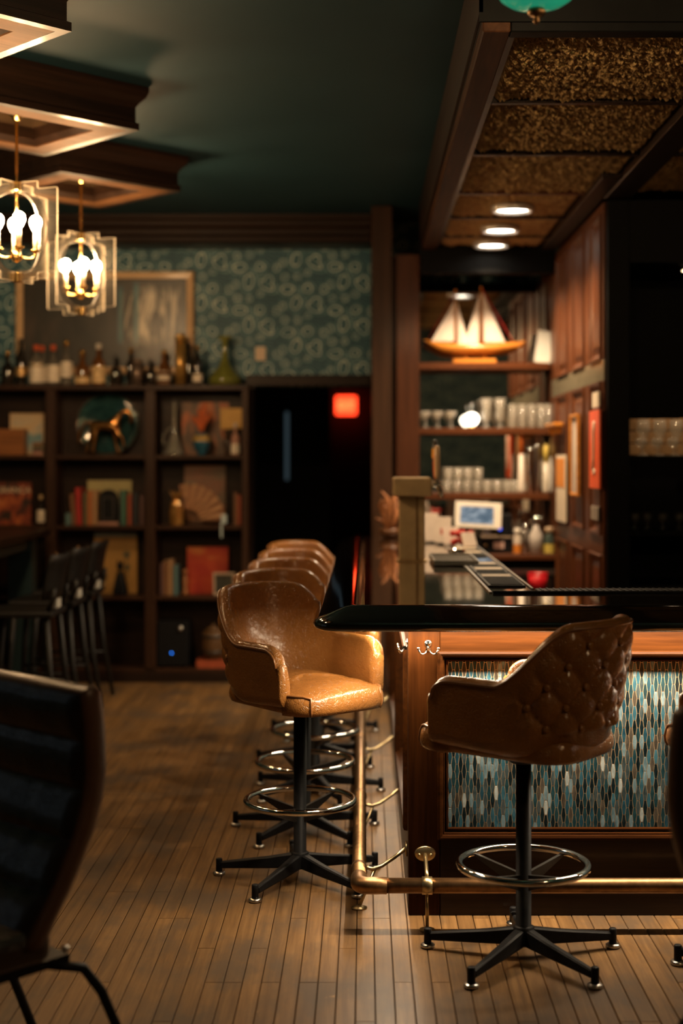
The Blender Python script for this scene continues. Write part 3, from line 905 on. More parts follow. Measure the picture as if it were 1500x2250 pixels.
W, XF, XC, XB = 0.240, 0.190, -0.045, 0.238     # half width, arm front, arc centre x, arc depth
def shell_plan():
    """U-shaped plan: points, outward normals and arc length, symmetric about 0"""
    pts = []
    n1, n2 = 22, 120
    for k in range(n1): pts.append((XF + (XC - XF) * k / n1, W))
    for k in range(n2 + 1):
        a = pi / 2 + pi * k / n2
        pts.append((XC + XB * cos(a), W * sin(a)))
    for k in range(1, n1 + 1): pts.append((XC + (XF - XC) * k / n1, -W))
    s = [0.0]
    for a, b in zip(pts, pts[1:]): s.append(s[-1] + math.hypot(b[0] - a[0], b[1] - a[1]))
    mid = s[-1] / 2
    s = [x - mid for x in s]
    nor = []
    for i in range(len(pts)):
        a, b = pts[max(0, i - 1)], pts[min(len(pts) - 1, i + 1)]
        tx, ty = b[0] - a[0], b[1] - a[1]; l = math.hypot(tx, ty)
        nor.append((-ty / l * -1, tx / l * -1))
    nor = [((n[0], n[1]) if (n[0] * (p[0] - XC) + n[1] * p[1]) > 0 else (-n[0], -n[1])) for n, p in zip(nor, pts)]
    return pts, nor, s
plan, pnor, parc = shell_plan()
SMAX = parc[-1]
def top_h(s):
    a = abs(s)
    h = 1.100 - 0.012 * (a / 0.22) ** 2
    h = h + (0.912 - h) * smoothstep(0.15, 0.383, a)
    e = SMAX - a
    if e < 0.07: h -= 0.060 * (1 - math.sqrt(max(0, 1 - ((0.07 - e) / 0.07) ** 2)))
    return h
def bot_h(s):
    return 0.668 + 0.020 * smoothstep(0.2, SMAX, abs(s))
TS, TZS, TZ_0 = 0.110, 0.126, 0.776
def tuft_limit(z):     # half width of the buttoned area at this height
    z -= 0.045
    return 0.265 if z < 0.80 else 0.29 - 0.60 * (z - 0.80)
def tuft(s, z):
    """outward puff of the diamond-buttoned outside back"""
    p = s / TS + (z - TZ_0) / TZS; q = s / TS - (z - TZ_0) / TZS
    pil = (abs(sin(pi * p)) * abs(sin(pi * q))) ** 0.42
    k = smoothstep(0.0, 0.06, tuft_limit(z) + 0.05 - abs(s)) * smoothstep(0.715, 0.785, z) * smoothstep(1.090, 1.045, z)
    return 0.012 * (1 - k) + k * 0.024 * pil
buttons = []
for j in range(0, 5):
    z = TZ_0 + j * TZS / 2
    for i in range(-4, 5):
        s = (i + (0.5 if j % 2 else 0.0)) * TS
        if abs(s) <= tuft_limit(z) + 0.015: buttons.append((s, z))
def flare(z, s):
    back = smoothstep(0.5, 0.0, abs(s))
    return (0.018 + 0.045 * back) * smoothstep(0.64, 1.10, z)
def plan_at(s):
    for i in range(len(parc) - 1):
        if parc[i] <= s <= parc[i + 1]:
            t = (s - parc[i]) / (parc[i + 1] - parc[i])
            p = [plan[i][k] + (plan[i + 1][k] - plan[i][k]) * t for k in (0, 1)]
            n = [pnor[i][k] + (pnor[i + 1][k] - pnor[i][k]) * t for k in (0, 1)]
            return p, n
    return plan[-1], pnor[-1]
THK = 0.046
def shell_mesh():
    rows = []; edge = []
    for (p, n, s) in zip(plan, pnor, parc):
        h, b = top_h(s), bot_h(s); row = []
        # underside tuck, outer face, rolled top, inner face
        for k in range(5):
            a = pi / 2 * k / 4
            bk_ = smoothstep(0.46, 0.12, abs(s))
            off = (0.050 + 0.060 * bk_) * (sin(a) - 1); z = b + (0.035 + 0.055 * bk_) * (1 - cos(a))
            row.append((off, z))
        zt = h - 0.020
        for k in range(1, 41):
            zb_ = b + 0.035 + 0.055 * bk_
            z = zb_ + (zt - zb_) * k / 40
            row.append((flare(z, s) + tuft(s, z) - 0.012, z))
        fo = flare(zt, s)
        for k in range(1, 9):
            a = pi * k / 8
            row.append((fo - THK / 2 + THK / 2 * cos(a), zt + 0.020 * sin(a)))
        for k in range(1, 17):
            z = zt - (zt - 0.70) * k / 16
            bulge = 0.010 * sin(pi * k / 16)
            row.append((flare(z, s) - THK - bulge, z))
        rows.append([(p[0] + n[0] * o, p[1] + n[1] * o, z) for o, z in row])
        edge.append((p[0] + n[0] * (fo + 0.001), p[1] + n[1] * (fo + 0.001), zt + 0.004))
    mb = MB().grid(rows)
    # rounded arm fronts
    nr = len(rows[0])
    for r0, sgn in ((0, 1), (len(rows) - 1, 1)):
        base = rows[r0]; prev = [r0 * nr + i for i in range(nr)]
        cen = Vector((0, 0, 0))
        for q in base: cen += Vector(q)
        cen /= nr
        for (inset, fwd) in ((0.10, 0.010), (0.35, 0.016)):
            idx = []
            for q in base:
                qq = Vector(q).lerp(Vector((q[0], cen.y, q[2])), inset)
                qq.z = q[2] + (cen.z - q[2]) * inset * 0.12
                qq.x += fwd
                idx.append(len(mb.v)); mb.v.append(tuple(qq))
            for i in range(nr - 1):
                mb.f.append((prev[i], prev[i + 1], idx[i + 1], idx[i])); mb.m.append(0); mb.s.append(True)
            prev = idx
        mb.f.append(tuple(prev)); mb.m.append(0); mb.s.append(True)
    return mb, edge
def seat_mesh():
    # plan outline of the cushion, T-shaped: wide lip in front of the arms
    outl = []
    N = 72
    for k in range(N):
        a = 2 * pi * k / N
        ca, sa = cos(a), sin(a)
        n = 4.2
        r = (abs(ca / (0.300 if ca > 0 else 0.265)) ** n + abs(sa / (0.232 if ca > -0.1 else 0.205)) ** n) ** (-1 / n)
        x, y = r * ca + 0.005, r * sa
        if x < XF - 0.005: y = max(-0.196, min(0.196, y))
        outl.append((x, y))
    rings = []
    prof = [(0.0, 0.778), (0.25, 0.777), (0.5, 0.772), (0.72, 0.763), (0.86, 0.751), (0.94, 0.738), (0.985, 0.718), (1.0, 0.695), (0.995, 0.680), (0.97, 0.667), (0.9, 0.662), (0.4, 0.660), (0.0, 0.660)]
    def ring(f, z, o): return [((x - 0.02) * f + 0.02, y * f, z - (0.010 * smoothstep(0.1, 0.25, x) if z > 0.74 else 0)) for x, y in o]
    for (f, z) in prof: rings.append(ring(f, z, outl))
    # piping: along the side edge, then down at the front corner
    pipes = []
    kc = 6                                   # corner direction (30 degrees)
    for s_ in (1, -1):
        o2 = [(x, y * s_) for x, y in outl]
        pts = [ring(0.952, 0.7365, o2)[q] for q in range(14, kc, -1)]
        for (f, z) in ((0.972, 0.730), (0.99, 0.716), (1.003, 0.695), (0.998, 0.682), (0.975, 0.667)): pts.append(ring(f, z, o2)[kc])
        pipes.append(pts)
    return MB().grid(rings, closed=True), pipes
def make_stool():
    t = thing('bar_stool', 'x', 'bar stool', (0, 0, 0))
    sm, edge = shell_mesh()
    sh = sm.build('backrest_shell', TAN, t)
    MB().tube(edge, 0.0048, 8).build('piping', PIPE, sh)
    bme = MB().lathe([(0, -0.004), (0.0105, -0.004), (0.0125, 0.001), (0.010, 0.006), (0.005, 0.0085), (0, 0.009)], n=12).mesh('button', TAN)
    for (s, z) in buttons:
        p, n = plan_at(s)
        off = flare(z, s) - 0.012 + 0.009
        o = link('button', bme, sh, (p[0] + n[0] * off, p[1] + n[1] * off, z))
        o.rotation_euler = (0, pi / 2, math.atan2(n[1], n[0]))
    sq, pipes = seat_mesh()
    se = sq.build('seat_cushion', TAN, t)
    for pts in pipes: MB().tube(pts, 0.0042, 8).build('piping', PIPE, se)
    MB().lathe([(0, 0.638), (0.085, 0.638), (0.085, 0.6585), (0, 0.6585)], n=20).lathe([(0, 0.62), (0.04, 0.62), (0.06, 0.638), (0, 0.638)], n=16).build('swivel_plate', BLACKM, t)
    MB().lathe([(0, 0.045), (0.034, 0.045), (0.034, 0.100), (0.0285, 0.104), (0.0245, 0.106), (0.0245, 0.625), (0, 0.625)], n=24).build('pole', BLACKM, t)
    MB().tube([(0.203 * cos(2 * pi * k / 48), 0.203 * sin(2 * pi * k / 48), 0.297) for k in range(48)], 0.0118, 12, closed=True).build('foot_ring', CHROME, t)
    sp = MB()
    for (a_, b_, c_) in ((0, 0, 0),):
        v = [(0.022, -0.006, 0.268), (0.200, -0.006, 0.293), (0.196, -0.006, 0.283), (0.022, -0.006, 0.218)]
        v += [(x, 0.006, z) for x, y, z in v]
        sp.add(v, [(0, 1, 2, 3), (7, 6, 5, 4), (0, 4, 5, 1), (1, 5, 6, 2), (2, 6, 7, 3), (3, 7, 4, 0)])
    spm = sp.mesh('spoke', M('worn_black_steel', (0.022, 0.02, 0.018), 0.4, 0.3, var=0.3))
    for k in range(4): link('spoke', spm, t, (0, 0, 0), (0, 0, pi / 4 + R(54) + k * pi / 2))
    lg = MB()
    rows_ = []
    for (x, hw_, zl, zh) in ((0.026, 0.022, 0.045, 0.098), (0.12, 0.0185, 0.038, 0.080), (0.305, 0.0125, 0.027, 0.052)):
        rows_.append([(x, -hw_, zl + .006), (x, -hw_ + .005, zl), (x, hw_ - .005, zl), (x, hw_, zl + .006), (x, hw_ * .8, zh - .004), (x, hw_ * .45, zh), (x, -hw_ * .45, zh), (x, -hw_ * .8, zh - .004)])
    lg.grid(rows_, closed=True, smooth=False)
    lg.f.append(tuple(range(16, 24))); lg.m.append(0); lg.s.append(False)
    lg.lathe([(0, 0.014), (0.0125, 0.014), (0.0125, 0.060), (0.010, 0.063), (0, 0.063)], (0.315, 0, 0), 14)
    lgm = lg.mesh('leg', BLACKM)
    glm = MB().lathe([(0, 0.0), (0.020, 0.0), (0.0235, 0.004), (0.0235, 0.010), (0.018, 0.014), (0, 0.0145)], n=18).mesh('glide', STEEL)
    for k in range(5):
        a = 2 * pi * k / 5
        l = link('leg', lgm, t, (0, 0, 0), (0, 0, a))
        link('glide', glm, l, (0.315, 0, 0))
    return t
stool0 = make_stool()
def place_stool(first, x, y, face, base_rot, label, group):
    """face: direction the seat looks at (degrees); the star base keeps its own angle"""
    s = stool0 if first else copy_tree(stool0)
    s.location = (x, y, 0); s.rotation_euler = (0, 0, R(face))
    for ch in s.children:
        if ch.name.split('.')[0] in ('leg', 'spoke'):
            ch.rotation_euler = (0, 0, ch.rotation_euler[2] + R(base_rot - face) - (place_stool.prev if first is False else 0))
    s['label'] = label; s['group'] = group
    return s
place_stool.prev = 0.0
GL = 'tan stools along the left side of the bar'; GF = 'tan stools along the front of the bar'
place_stool(True, -0.242, 5.36, -51, -90 + 36 + 8, 'tan vinyl barrel stool nearest the camera on the left side of the bar', GL)
place_stool.prev = R(-90 + 36 + 8 + 51)
for (x, y, f, b, lab) in ((-0.252, 6.05, -54, 20, 'second tan barrel stool behind the nearest one along the left side'), (-0.235, 6.76, -50, 5, 'third tan barrel stool, midway along the left side of the bar'),
                          (-0.238, 7.46, -48, 40, 'fourth tan barrel stool, next to last on the left side'), (-0.238, 8.2, -46, 15, 'last tan barrel stool on the left side, farthest from the camera')):
    place_stool(False, x, y, f, b, lab, GL)
place_stool(False, 0.505, 4.51, 143, -90 + 36, 'tan barrel stool seen from its button-tufted back before the mosaic panel', GF)
place_stool(False, 1.29, 4.51, 143, 47, 'tan barrel stool cut off by the right edge of the picture', GF)
# ================================================================ CEILING BOXES AND CHANDELIERS
CX = -1.60
COFY = (3.55, 5.05, 6.57, 8.06)
COPPERW = wood('box_frame_wood', (0.10, 0.046, 0.019), 'x', 0.6, 0.0, 0.35, 0.6, 0.12)
PANELW = M('box_mirror_panel', (0.30, 0.19, 0.10), 0.16, 0.85, var=0.35, vscale=5)
H = 0.385            # half side of the box (square turned 45 degrees)
def coffer(y, label):
    t = thing('ceiling_box', label, 'ceiling box', (CX, y, 3.10), pi / 4, 'wooden ceiling boxes')
    # four side boards with a flared crown
    for k in range(4):
        T = Matrix.Rotation(k * pi / 2, 4, 'Z')
        pr = [(0.0, 0.0), (0.012, 0.0), (0.012, 0.032), (0.0, 0.038), (0.0, 0.105), (0.012, 0.125), (0.034, 0.15), (0.044, 0.175), (0.044, 0.1985), (-0.03, 0.1985), (-0.03, 0.0)]
        q = MB(); rows = []
        for s in (-1, 1): rows.append([(s * (H + o), -(H + o), z) for o, z in pr])
        q.grid(rows, smooth=False, closed=True); q.v = [tuple(T @ Vector(p)) for p in q.v]
        q.build('side_board', D_X, t)
        # bottom frame board, mitred
        q = MB()
        a, b = H - 0.032, H - 0.135
        v = [(-a, -a, 0), (a, -a, 0), (b, -b, 0), (-b, -b, 0), (-a, -a, .03), (a, -a, .03), (b, -b, .03), (-b, -b, .03)]
        q.add(v, [(0, 1, 2, 3), (7, 6, 5, 4), (0, 4, 5, 1), (1, 5, 6, 2), (2, 6, 7, 3), (3, 7, 4, 0)]); q.v = [tuple(T @ Vector(p)) for p in q.v]
        q.build('bottom_board', COPPERW, t)
        q = MB(); c, d = H - 0.135, H - 0.165
        v = [(-c, -c, 0.006), (c, -c, 0.006), (d, -d, .03), (-d, -d, .03), (-c, -c, .1), (c, -c, .1), (d, -d, .1), (-d, -d, .1)]
        q.add(v, [(0, 1, 2, 3), (7, 6, 5, 4), (0, 4, 5, 1), (1, 5, 6, 2), (2, 6, 7, 3), (3, 7, 4, 0)]); q.v = [tuple(T @ Vector(p)) for p in q.v]
        q.build('inner_moulding', D_X, t)
    MB().box(-H + .16, H - .16, -H + .16, H - .16, 0.085, 0.10).build('inner_panel', PANELW, t)
    MB().box(-H + .03, H - .03, -H + .03, H - .03, 0.105, 0.1985).build('core', BLACKW, t)
    return t
coffer(COFY[1], 'square wooden ceiling box cut by the top left corner')
coffer(COFY[2], 'square wooden ceiling box in the middle, above the larger chandelier')
coffer(COFY[3], 'square wooden ceiling box farthest back, above the smaller chandelier')

bo = coffer(1.9, 'unseen square wooden ceiling box added for the fill chandelier at the right'); bo.location.x = 2.25  # unseen box, added only to carry the fill chandelier
def mk_acrylic():
    m = bpy.data.materials.new('clear_acrylic'); m.use_nodes = True
    nt = m.node_tree; nt.nodes.clear(); g = NT(nt)
    o = g.n('ShaderNodeOutputMaterial'); t = g.n('ShaderNodeBsdfTransparent'); gl = g.n('ShaderNodeBsdfGlossy'); d = g.n('ShaderNodeBsdfTranslucent')
    t.inputs[0].default_value = (0.97, 0.95, 0.92, 1); gl.inputs['Roughness'].default_value = 0.05; d.inputs[0].default_value = (0.9, 0.85, 0.75, 1)
    lw = g.n('ShaderNodeLayerWeight'); lw.inputs[0].default_value = 0.3
    m1 = g.n('ShaderNodeMixShader'); m1.inputs[0].default_value = 0.025; g.link(t.outputs[0], m1.inputs[1]); g.link(d.outputs[0], m1.inputs[2])
    m2 = g.n('ShaderNodeMixShader'); g.link(g.math('MULTIPLY_ADD', lw.outputs['Fresnel'], 0.6, 0.03, clamp=True), m2.inputs[0])
    g.link(m1.outputs[0], m2.inputs[1]); g.link(gl.outputs[0], m2.inputs[2]); g.link(m2.outputs[0], o.inputs[0])
    return m
ACRYL = mk_acrylic()
def mk_edge():
    m = bpy.data.materials.new('polished_acrylic_edge'); m.use_nodes = True
    nt = m.node_tree; nt.nodes.clear(); g = NT(nt)
    o = g.n('ShaderNodeOutputMaterial'); t = g.n('ShaderNodeBsdfTranslucent'); d = g.n('ShaderNodeBsdfDiffuse'); gl = g.n('ShaderNodeBsdfGlossy')
    t.inputs[0].default_value = (.75, .68, .56, 1); d.inputs[0].default_value = (.8, .73, .6, 1); gl.inputs['Roughness'].default_value = 0.2
    m1 = g.n('ShaderNodeMixShader'); m1.inputs[0].default_value = 0.5; g.link(t.outputs[0], m1.inputs[1]); g.link(d.outputs[0], m1.inputs[2])
    m2 = g.n('ShaderNodeMixShader'); m2.inputs[0].default_value = 0.2; g.link(m1.outputs[0], m2.inputs[1]); g.link(gl.outputs[0], m2.inputs[2])
    g.link(m2.outputs[0], o.inputs[0])
    return m
ACEDGE = mk_edge()
BULB = E('candle_bulb_glow', (1.0, 0.63, 0.31), BULB_STRENGTH)
def acrylic_panel(th=0.009):
    """half of a stepped frame: outer stepped outline, oval opening, in the xz plane, x>0"""
    HW, HH = 0.228, 0.2275
    outer = [(0.022, HH), (0.115, HH), (0.118, HH - .003), (0.118, HH - 0.030), (0.124, HH - 0.036), (HW - .006, HH - 0.036), (HW, HH - .042)]
    outer = outer + [(x, -z) for x, z in reversed(outer)]
    n = 26
    inner = []
    for k in range(n):
        a = pi / 2 - pi * k / (n - 1)
        inner.append((0.022 + 0.150 * max(0.0, cos(a)) ** 0.75, 0.184 * sin(a)))
    mb = MB()
    # resample the outer outline to n points for a strip
    L = [0]
    for a, b in zip(outer, outer[1:]): L.append(L[-1] + math.hypot(b[0] - a[0], b[1] - a[1]))
    def samp(q):
        for i in range(len(L) - 1):
            if L[i] <= q <= L[i + 1] + 1e-9:
                t = (q - L[i]) / max(1e-9, L[i + 1] - L[i]); return (outer[i][0] + (outer[i + 1][0] - outer[i][0]) * t, outer[i][1] + (outer[i + 1][1] - outer[i][1]) * t)
        return outer[-1]
    # strip along merged parameters keeps every corner
    qs = sorted(set([q / L[-1] for q in L] + [k / (n - 1) for k in range(n)]))
    def inn(u):
        a = pi / 2 - pi * u
        return (0.022 + 0.150 * max(0.0, cos(a)) ** 0.75, 0.184 * sin(a))
    O = [samp(u * L[-1]) for u in qs]; I = [inn(u) for u in qs]
    m = len(qs); h = th / 2; v = []
    for y in (-h, h):
        v += [(p[0], y, p[1]) for p in O]; v += [(p[0], y, p[1]) for p in I]
    f = []; mi = []
    for k in range(m - 1):
        f.append((k, k + 1, m + k + 1, m + k)); mi.append(0)
        f.append((2 * m + k, 2 * m + k + 1, 3 * m + k + 1, 3 * m + k)); mi.append(0)
        f.append((k, k + 1, 2 * m + k + 1, 2 * m + k)); mi.append(1)
        f.append((m + k, m + k + 1, 3 * m + k + 1, 3 * m + k)); mi.append(2)
    for e in (0, m - 1):
        f.append((e, m + e, 3 * m + e, 2 * m + e)); mi.append(1)
    o_ = len(mb.v); mb.v += v
    for q, i in zip(f, mi): mb.f.append(q); mb.m.append(i); mb.s.append(False)
    return mb.mesh('acrylic_panel', [ACRYL, ACEDGE, thin_glass('acrylic_inner_edge', (.8, .76, .68), .10, .2)])
APANEL = acrylic_panel()
def make_chandelier():
    t = thing('chandelier', 'x', 'chandelier', (0, 0, 0), 0, 'chandeliers under the ceiling boxes')   # origin at the middle of the cage
    for k in range(4): link('acrylic_panel', APANEL, t, (0, 0, 0), (0, 0, k * pi / 2))
    MB().box(-0.022, 0.022, -0.022, 0.022, 0.188, 0.232, 0.003).build('top_collar', GOLD, t)
    MB().box(-0.022, 0.022, -0.022, 0.022, -0.232, -0.188, 0.003).build('bottom_collar', GOLD, t)
    MB().tube([(0, 0, -0.13), (0, 0, 0.52)], 0.0075, 10).build('rod', GOLD, t)
    MB().lathe([(0, 0.515), (0.018, 0.515), (0.022, 0.53), (0.06, 0.545), (0.062, 0.553), (0, 0.553)], n=20).build('canopy', GOLD, t)
    MB().lathe([(0, -0.145), (0.012, -0.14), (0.026, -0.125), (0.026, -0.105), (0.014, -0.09), (0, -0.088)], n=14).build('hub', GOLD, t)
    bm_ = MB().lathe([(0, 0), (0.009, 0), (0.017, 0.010), (0.026, 0.030), (0.028, 0.043), (0.025, 0.058), (0.016, 0.069), (0, 0.074)], n=14).mesh('bulb', BULB)
    cm = MB().lathe([(0, 0), (0.010, 0), (0.010, 0.085), (0, 0.085)], n=10).mesh('candle_sleeve', M('ivory_sleeve', (0.8, 0.68, 0.48), 0.4, var=0))
    am = MB().tube([(0.015, 0, -0.115), (0.05, 0, -0.122), (0.072, 0, -0.118), (0.085, 0, -0.104), (0.086, 0, -0.088)], 0.0065, 8).lathe([(0, 0), (0.012, 0), (0.022, 0.008), (0.024, 0.014), (0, 0.014)], (0.086, 0, -0.092), 14).mesh('arm', GOLD)
    for k in range(4):
        a = k * pi / 2 + pi / 4
        ar = link('arm', am, t, (0, 0, 0), (0, 0, a))
        sl = link('candle_sleeve', cm, ar, (0.086, 0, -0.078))
        link('bulb', bm_, ar, (0.086, 0, 0.007))
    return t
ch0 = make_chandelier()
for k, (y, rz, lab) in enumerate(((COFY[3], -24, 'smaller clear acrylic chandelier farther back, before the painting'), (COFY[2], -24, 'larger clear acrylic chandelier cut by the left edge'),
                     (COFY[1], 20, 'clear acrylic chandelier hanging outside the picture at the left'), (1.9, 20, 'unseen clear acrylic chandelier added at the right as fill light'))):  # last chandelier is added out of view to light the front stool
    c = ch0 if k == 0 else copy_tree(ch0)
    c.location = (CX - 0.005 if k < 3 else 2.25, y, 2.6315); c.rotation_euler = (0, 0, R(rz)); c['label'] = lab

# ---- green glass pendants in front of the bar: shallow bowls with the bulb above the rim
gz = pz(20, 3.9)
def mk_green():
    m, nt, b = newmat('green_glass_shade'); b.inputs['Base Color'].default_value = (0.02, 0.42, 0.24, 1); b.inputs['Roughness'].default_value = 0.12
    b.inputs['Emission Color'].default_value = (0.02, 0.36, 0.20, 1); b.inputs['Emission Strength'].default_value = 0.55; b.inputs['Coat Weight'].default_value = 0.6
    return m
GREENM = mk_green(); PBULB = E('pendant_bulb_glow', (1.0, 0.68, 0.36), 30.0)
for (gx, lab) in (((1178 - 800) * 3.9 / F, 'green glass pendant lamp with brass finial at the top edge'), (1.85, 'green glass pendant lamp added out of view at the right as fill light')):  # second pendant is an unseen addition that fills the bar front
    t = thing('pendant_lamp', lab, 'lamp', (gx, 3.9, gz), 0, 'green pendant lamps before the bar')
    MB().lathe([(0.020, 0.0), (0.045, 0.003), (0.075, 0.013), (0.098, 0.028), (0.110, 0.046), (0.106, 0.046), (0.094, 0.031), (0.072, 0.017), (0.044, 0.007), (0.0, 0.005)], n=36).build('glass_shade', GREENM, t)
    MB().lathe([(0, -0.042), (0.007, -0.038), (0.010, -0.030), (0.006, -0.024), (0.020, -0.018), (0.026, -0.008), (0.022, 0.0), (0.0, 0.002)], n=18).build('finial', BRASS, t)
    MB().tube([(0, 0, 0.005), (0, 0, 3.298 - gz)], 0.006, 10).lathe([(0, 3.27 - gz), (0.05, 3.275 - gz), (0.055, 3.298 - gz), (0, 3.298 - gz)], n=20).build('stem', BRASS, t)
    for a in range(3):
        q = a * 2 * pi / 3
        MB().sphere((0.055 * cos(q), 0.055 * sin(q), 0.062), 0.016, 12).build('bulb', PBULB, t)
    light('pendant_light', 'POINT', (gx, 3.9, gz + 0.085), GREEN_W, (1.0, 0.66, 0.34), size=0.03)
# ================================================================ BOOKCASE AND WHAT STANDS ON IT
BD = 10.07                     # front plane of the bookcase
BB = 10.345
BTOP = 2.11
bx0 = -4.15; bx1 = px(545, BD)
bc = thing('bookcase', 'wide dark wooden bookcase with open shelves along the back wall', 'bookcase', ((bx0 + bx1) / 2, BD, 0))
def bk(mb, name, m):
    o = mb.build(name, m, bc); o.location = (-(bx0 + bx1) / 2, -BD, 0); return o
SH = [0.10, pz(1310, BD), pz(1155, BD), pz(1000, BD)]
ups = [(bx0, bx0 + .05), (-3.72, -3.63), (-2.99, -2.90), (px(100, BD), px(122, BD)), (px(318, BD), px(341, BD)), (px(531, BD), bx1)]
bk(MB().box(bx0, bx1, BD, BB, BTOP - 0.035, BTOP, 0.003), 'top_board', S_X)
for a, b in ups: bk(MB().box(a, b, BD + 0.004, BB - .01, 0.10, BTOP - 0.0355, 0.003), 'upright', S_Z)
bk(MB().box(bx0, bx1, BD + 0.012, BB, 0.0, 0.099), 'plinth', D_X)
for (a, b) in zip(ups, ups[1:]):
    for z in SH:
        bk(MB().box(a[1] + .0005, b[0] - .0005, BD + 0.010, BB - .01, z - 0.028, z, 0.002), 'shelf', S_X)
bk(MB().box(bx0, bx1, BB - 0.0095, BB, 0.10, BTOP - 0.036), 'back_panel', D_X)

def board(name, label, cat, x0, x1, y0, y1, d, mat, th=0.012, lean=0.0, group=None, frame=None, fw=0.02, zbase=None):
    """flat upright thing (picture, book seen face-on) given by its outline at depth d"""
    X0, X1 = px(x0, d), px(x1, d); Z0, Z1 = pz(y1, d), pz(y0, d)
    if zbase is not None: Z1 += zbase - Z0; Z0 = zbase
    w, h = X1 - X0, Z1 - Z0
    t = thing(name, label, cat, ((X0 + X1) / 2, d, Z0 + 0.0005), 0, group, rot=(-lean, 0, 0))
    if frame:
        MB().frame(-w / 2, w / 2, 0, h, [(0, -th), (0, 0.004), (fw * .3, 0.008), (fw, 0.004), (fw, -0.004)]).build('frame', frame, t)
        MB().box(-w / 2 + fw * .9, w / 2 - fw * .9, 0.003, th, fw * .9, h - fw * .9).build('picture', mat, t)
    else:
        MB().box(-w / 2, w / 2, 0, th, 0, h, 0.001).build('panel', mat, t)
    return t, w, h

def pict(name, stops, scale=(6, 6, 6), seedv=0.0, detail=4, dist=0.6, rough=0.5, axis_w=None):
    m, nt, b = newmat(name); g = NT(nt)
    f = g.noise(g.mapping(g.obj(), scale, (seedv, 0, seedv)), 1.0, detail, 0.55, dist)
    g.link(g.ramp(f, stops), b.inputs['Base Color']); b.inputs['Roughness'].default_value = rough
    return m

# ---- the large painting above
def mk_painting():
    m, nt, b = newmat('abstract_painting'); g = NT(nt)
    o = g.obj(); sep = g.n('ShaderNodeSeparateXYZ'); g.link(o, sep.inputs[0]); X = sep.outputs[0]; Z = sep.outputs[2]
    base = g.ramp(g.noise(g.mapping(o, (5, 1, 1.6)), 1.0, 4, 0.6, 0.4), [(0.3, (0.022, 0.026, 0.026)), (0.55, (0.045, 0.042, 0.036)), (0.75, (0.09, 0.066, 0.052))])
    streak = g.noise(g.mapping(o, (15, 1, 3.0)), 1.0, 5, 0.68, 1.6)
    zone = g.math('MULTIPLY', g.ramp(X, [(0.10, (0, 0, 0)), (0.16, (1, 1, 1)), (0.48, (1, 1, 1)), (0.56, (0, 0, 0))]), g.ramp(Z, [(0.18, (0, 0, 0)), (0.3, (1, 1, 1)), (0.56, (1, 1, 1)), (0.66, (0, 0, 0))]))
    # coordinates are centred in x; shift so that the ramp stays inside 0..1
    cream = g.math('MULTIPLY', zone, g.ramp(streak, [(0.46, (0, 0, 0)), (0.60, (1, 1, 1))]))
    blue = g.math('MULTIPLY', g.ramp(X, [(0.085, (0, 0, 0)), (0.10, (1, 1, 1)), (0.125, (1, 1, 1)), (0.14, (0, 0, 0))]), g.ramp(Z, [(0.2, (0, 0, 0)), (0.26, (1, 1, 1)), (0.6, (1, 1, 1)), (0.66, (0, 0, 0))]))
    blue2 = g.math('MULTIPLY', g.ramp(X, [(0.205, (0, 0, 0)), (0.215, (1, 1, 1)), (0.235, (1, 1, 1)), (0.25, (0, 0, 0))]), g.ramp(Z, [(0.2, (0, 0, 0)), (0.26, (1, 1, 1)), (0.62, (1, 1, 1)), (0.68, (0, 0, 0))]))
    c = g.mix(g.math('MULTIPLY', cream, 0.85), base, (0.95, 0.84, 0.64))
    c = g.mix(g.math('MULTIPLY', blue, 0.6), c, (0.06, 0.19, 0.22)); c = g.mix(g.math('MULTIPLY', blue2, 0.8), c, (0.08, 0.24, 0.27))
    g.link(c, b.inputs['Base Color']); b.inputs['Roughness'].default_value = 0.35
    return m
pd = 10.30
w = px(425, pd) - px(35, pd)
t = thing('painting', 'large abstract painting in a pale wooden frame on the teal wallpaper', 'painting', ((px(35, pd) + px(425, pd)) / 2, 10.305, 2.2))
hh = pz(597, pd) - 2.2
MB().frame(-w / 2, w / 2, 0, hh, [(0, -0.035), (0, 0.012), (0.012, 0.018), (0.048, 0.014), (0.052, -0.004)]).build('frame', wood('pale_frame_wood', (0.66, 0.43, 0.23), 'x', 0.4, 0.1, 0.15), t)
MB().box(-w / 2 + .045, w / 2 - .045, 0.004, 0.038, 0.045, hh - .045).build('canvas', mk_painting(), t)

# ---- bottles along the top
BG_DARK = M('dark_bottle_glass', (0.018, 0.014, 0.009), 0.08, var=0.2, coat=0.8)
BG_AMB = M('amber_bottle_glass', (0.14, 0.052, 0.012), 0.08, var=0.2, coat=0.8)
BG_CLR = thin_glass('clear_bottle_glass', (0.8, 0.74, 0.62), 0.12, 0.04)
LB_W = M('white_label', (0.80, 0.70, 0.56), 0.6, var=0.25, vscale=60); LB_C = M('cream_label', (0.74, 0.52, 0.26), 0.6, var=0.3, vscale=50)
LB_G = M('gold_label', (0.55, 0.34, 0.13), 0.35, 0.5, var=0.3, vscale=50)
CAP_R = M('red_wax_cap', (0.62, 0.10, 0.03), 0.4, var=0.1); CAP_W = M('white_cap', (0.66, 0.60, 0.52), 0.5, var=0.05); CAP_G = M('gold_cap', (0.70, 0.40, 0.12), 0.25, 0.9, var=0.1)
CAP_K = M('black_cap', (0.02, 0.018, 0.016), 0.4, var=0.1)
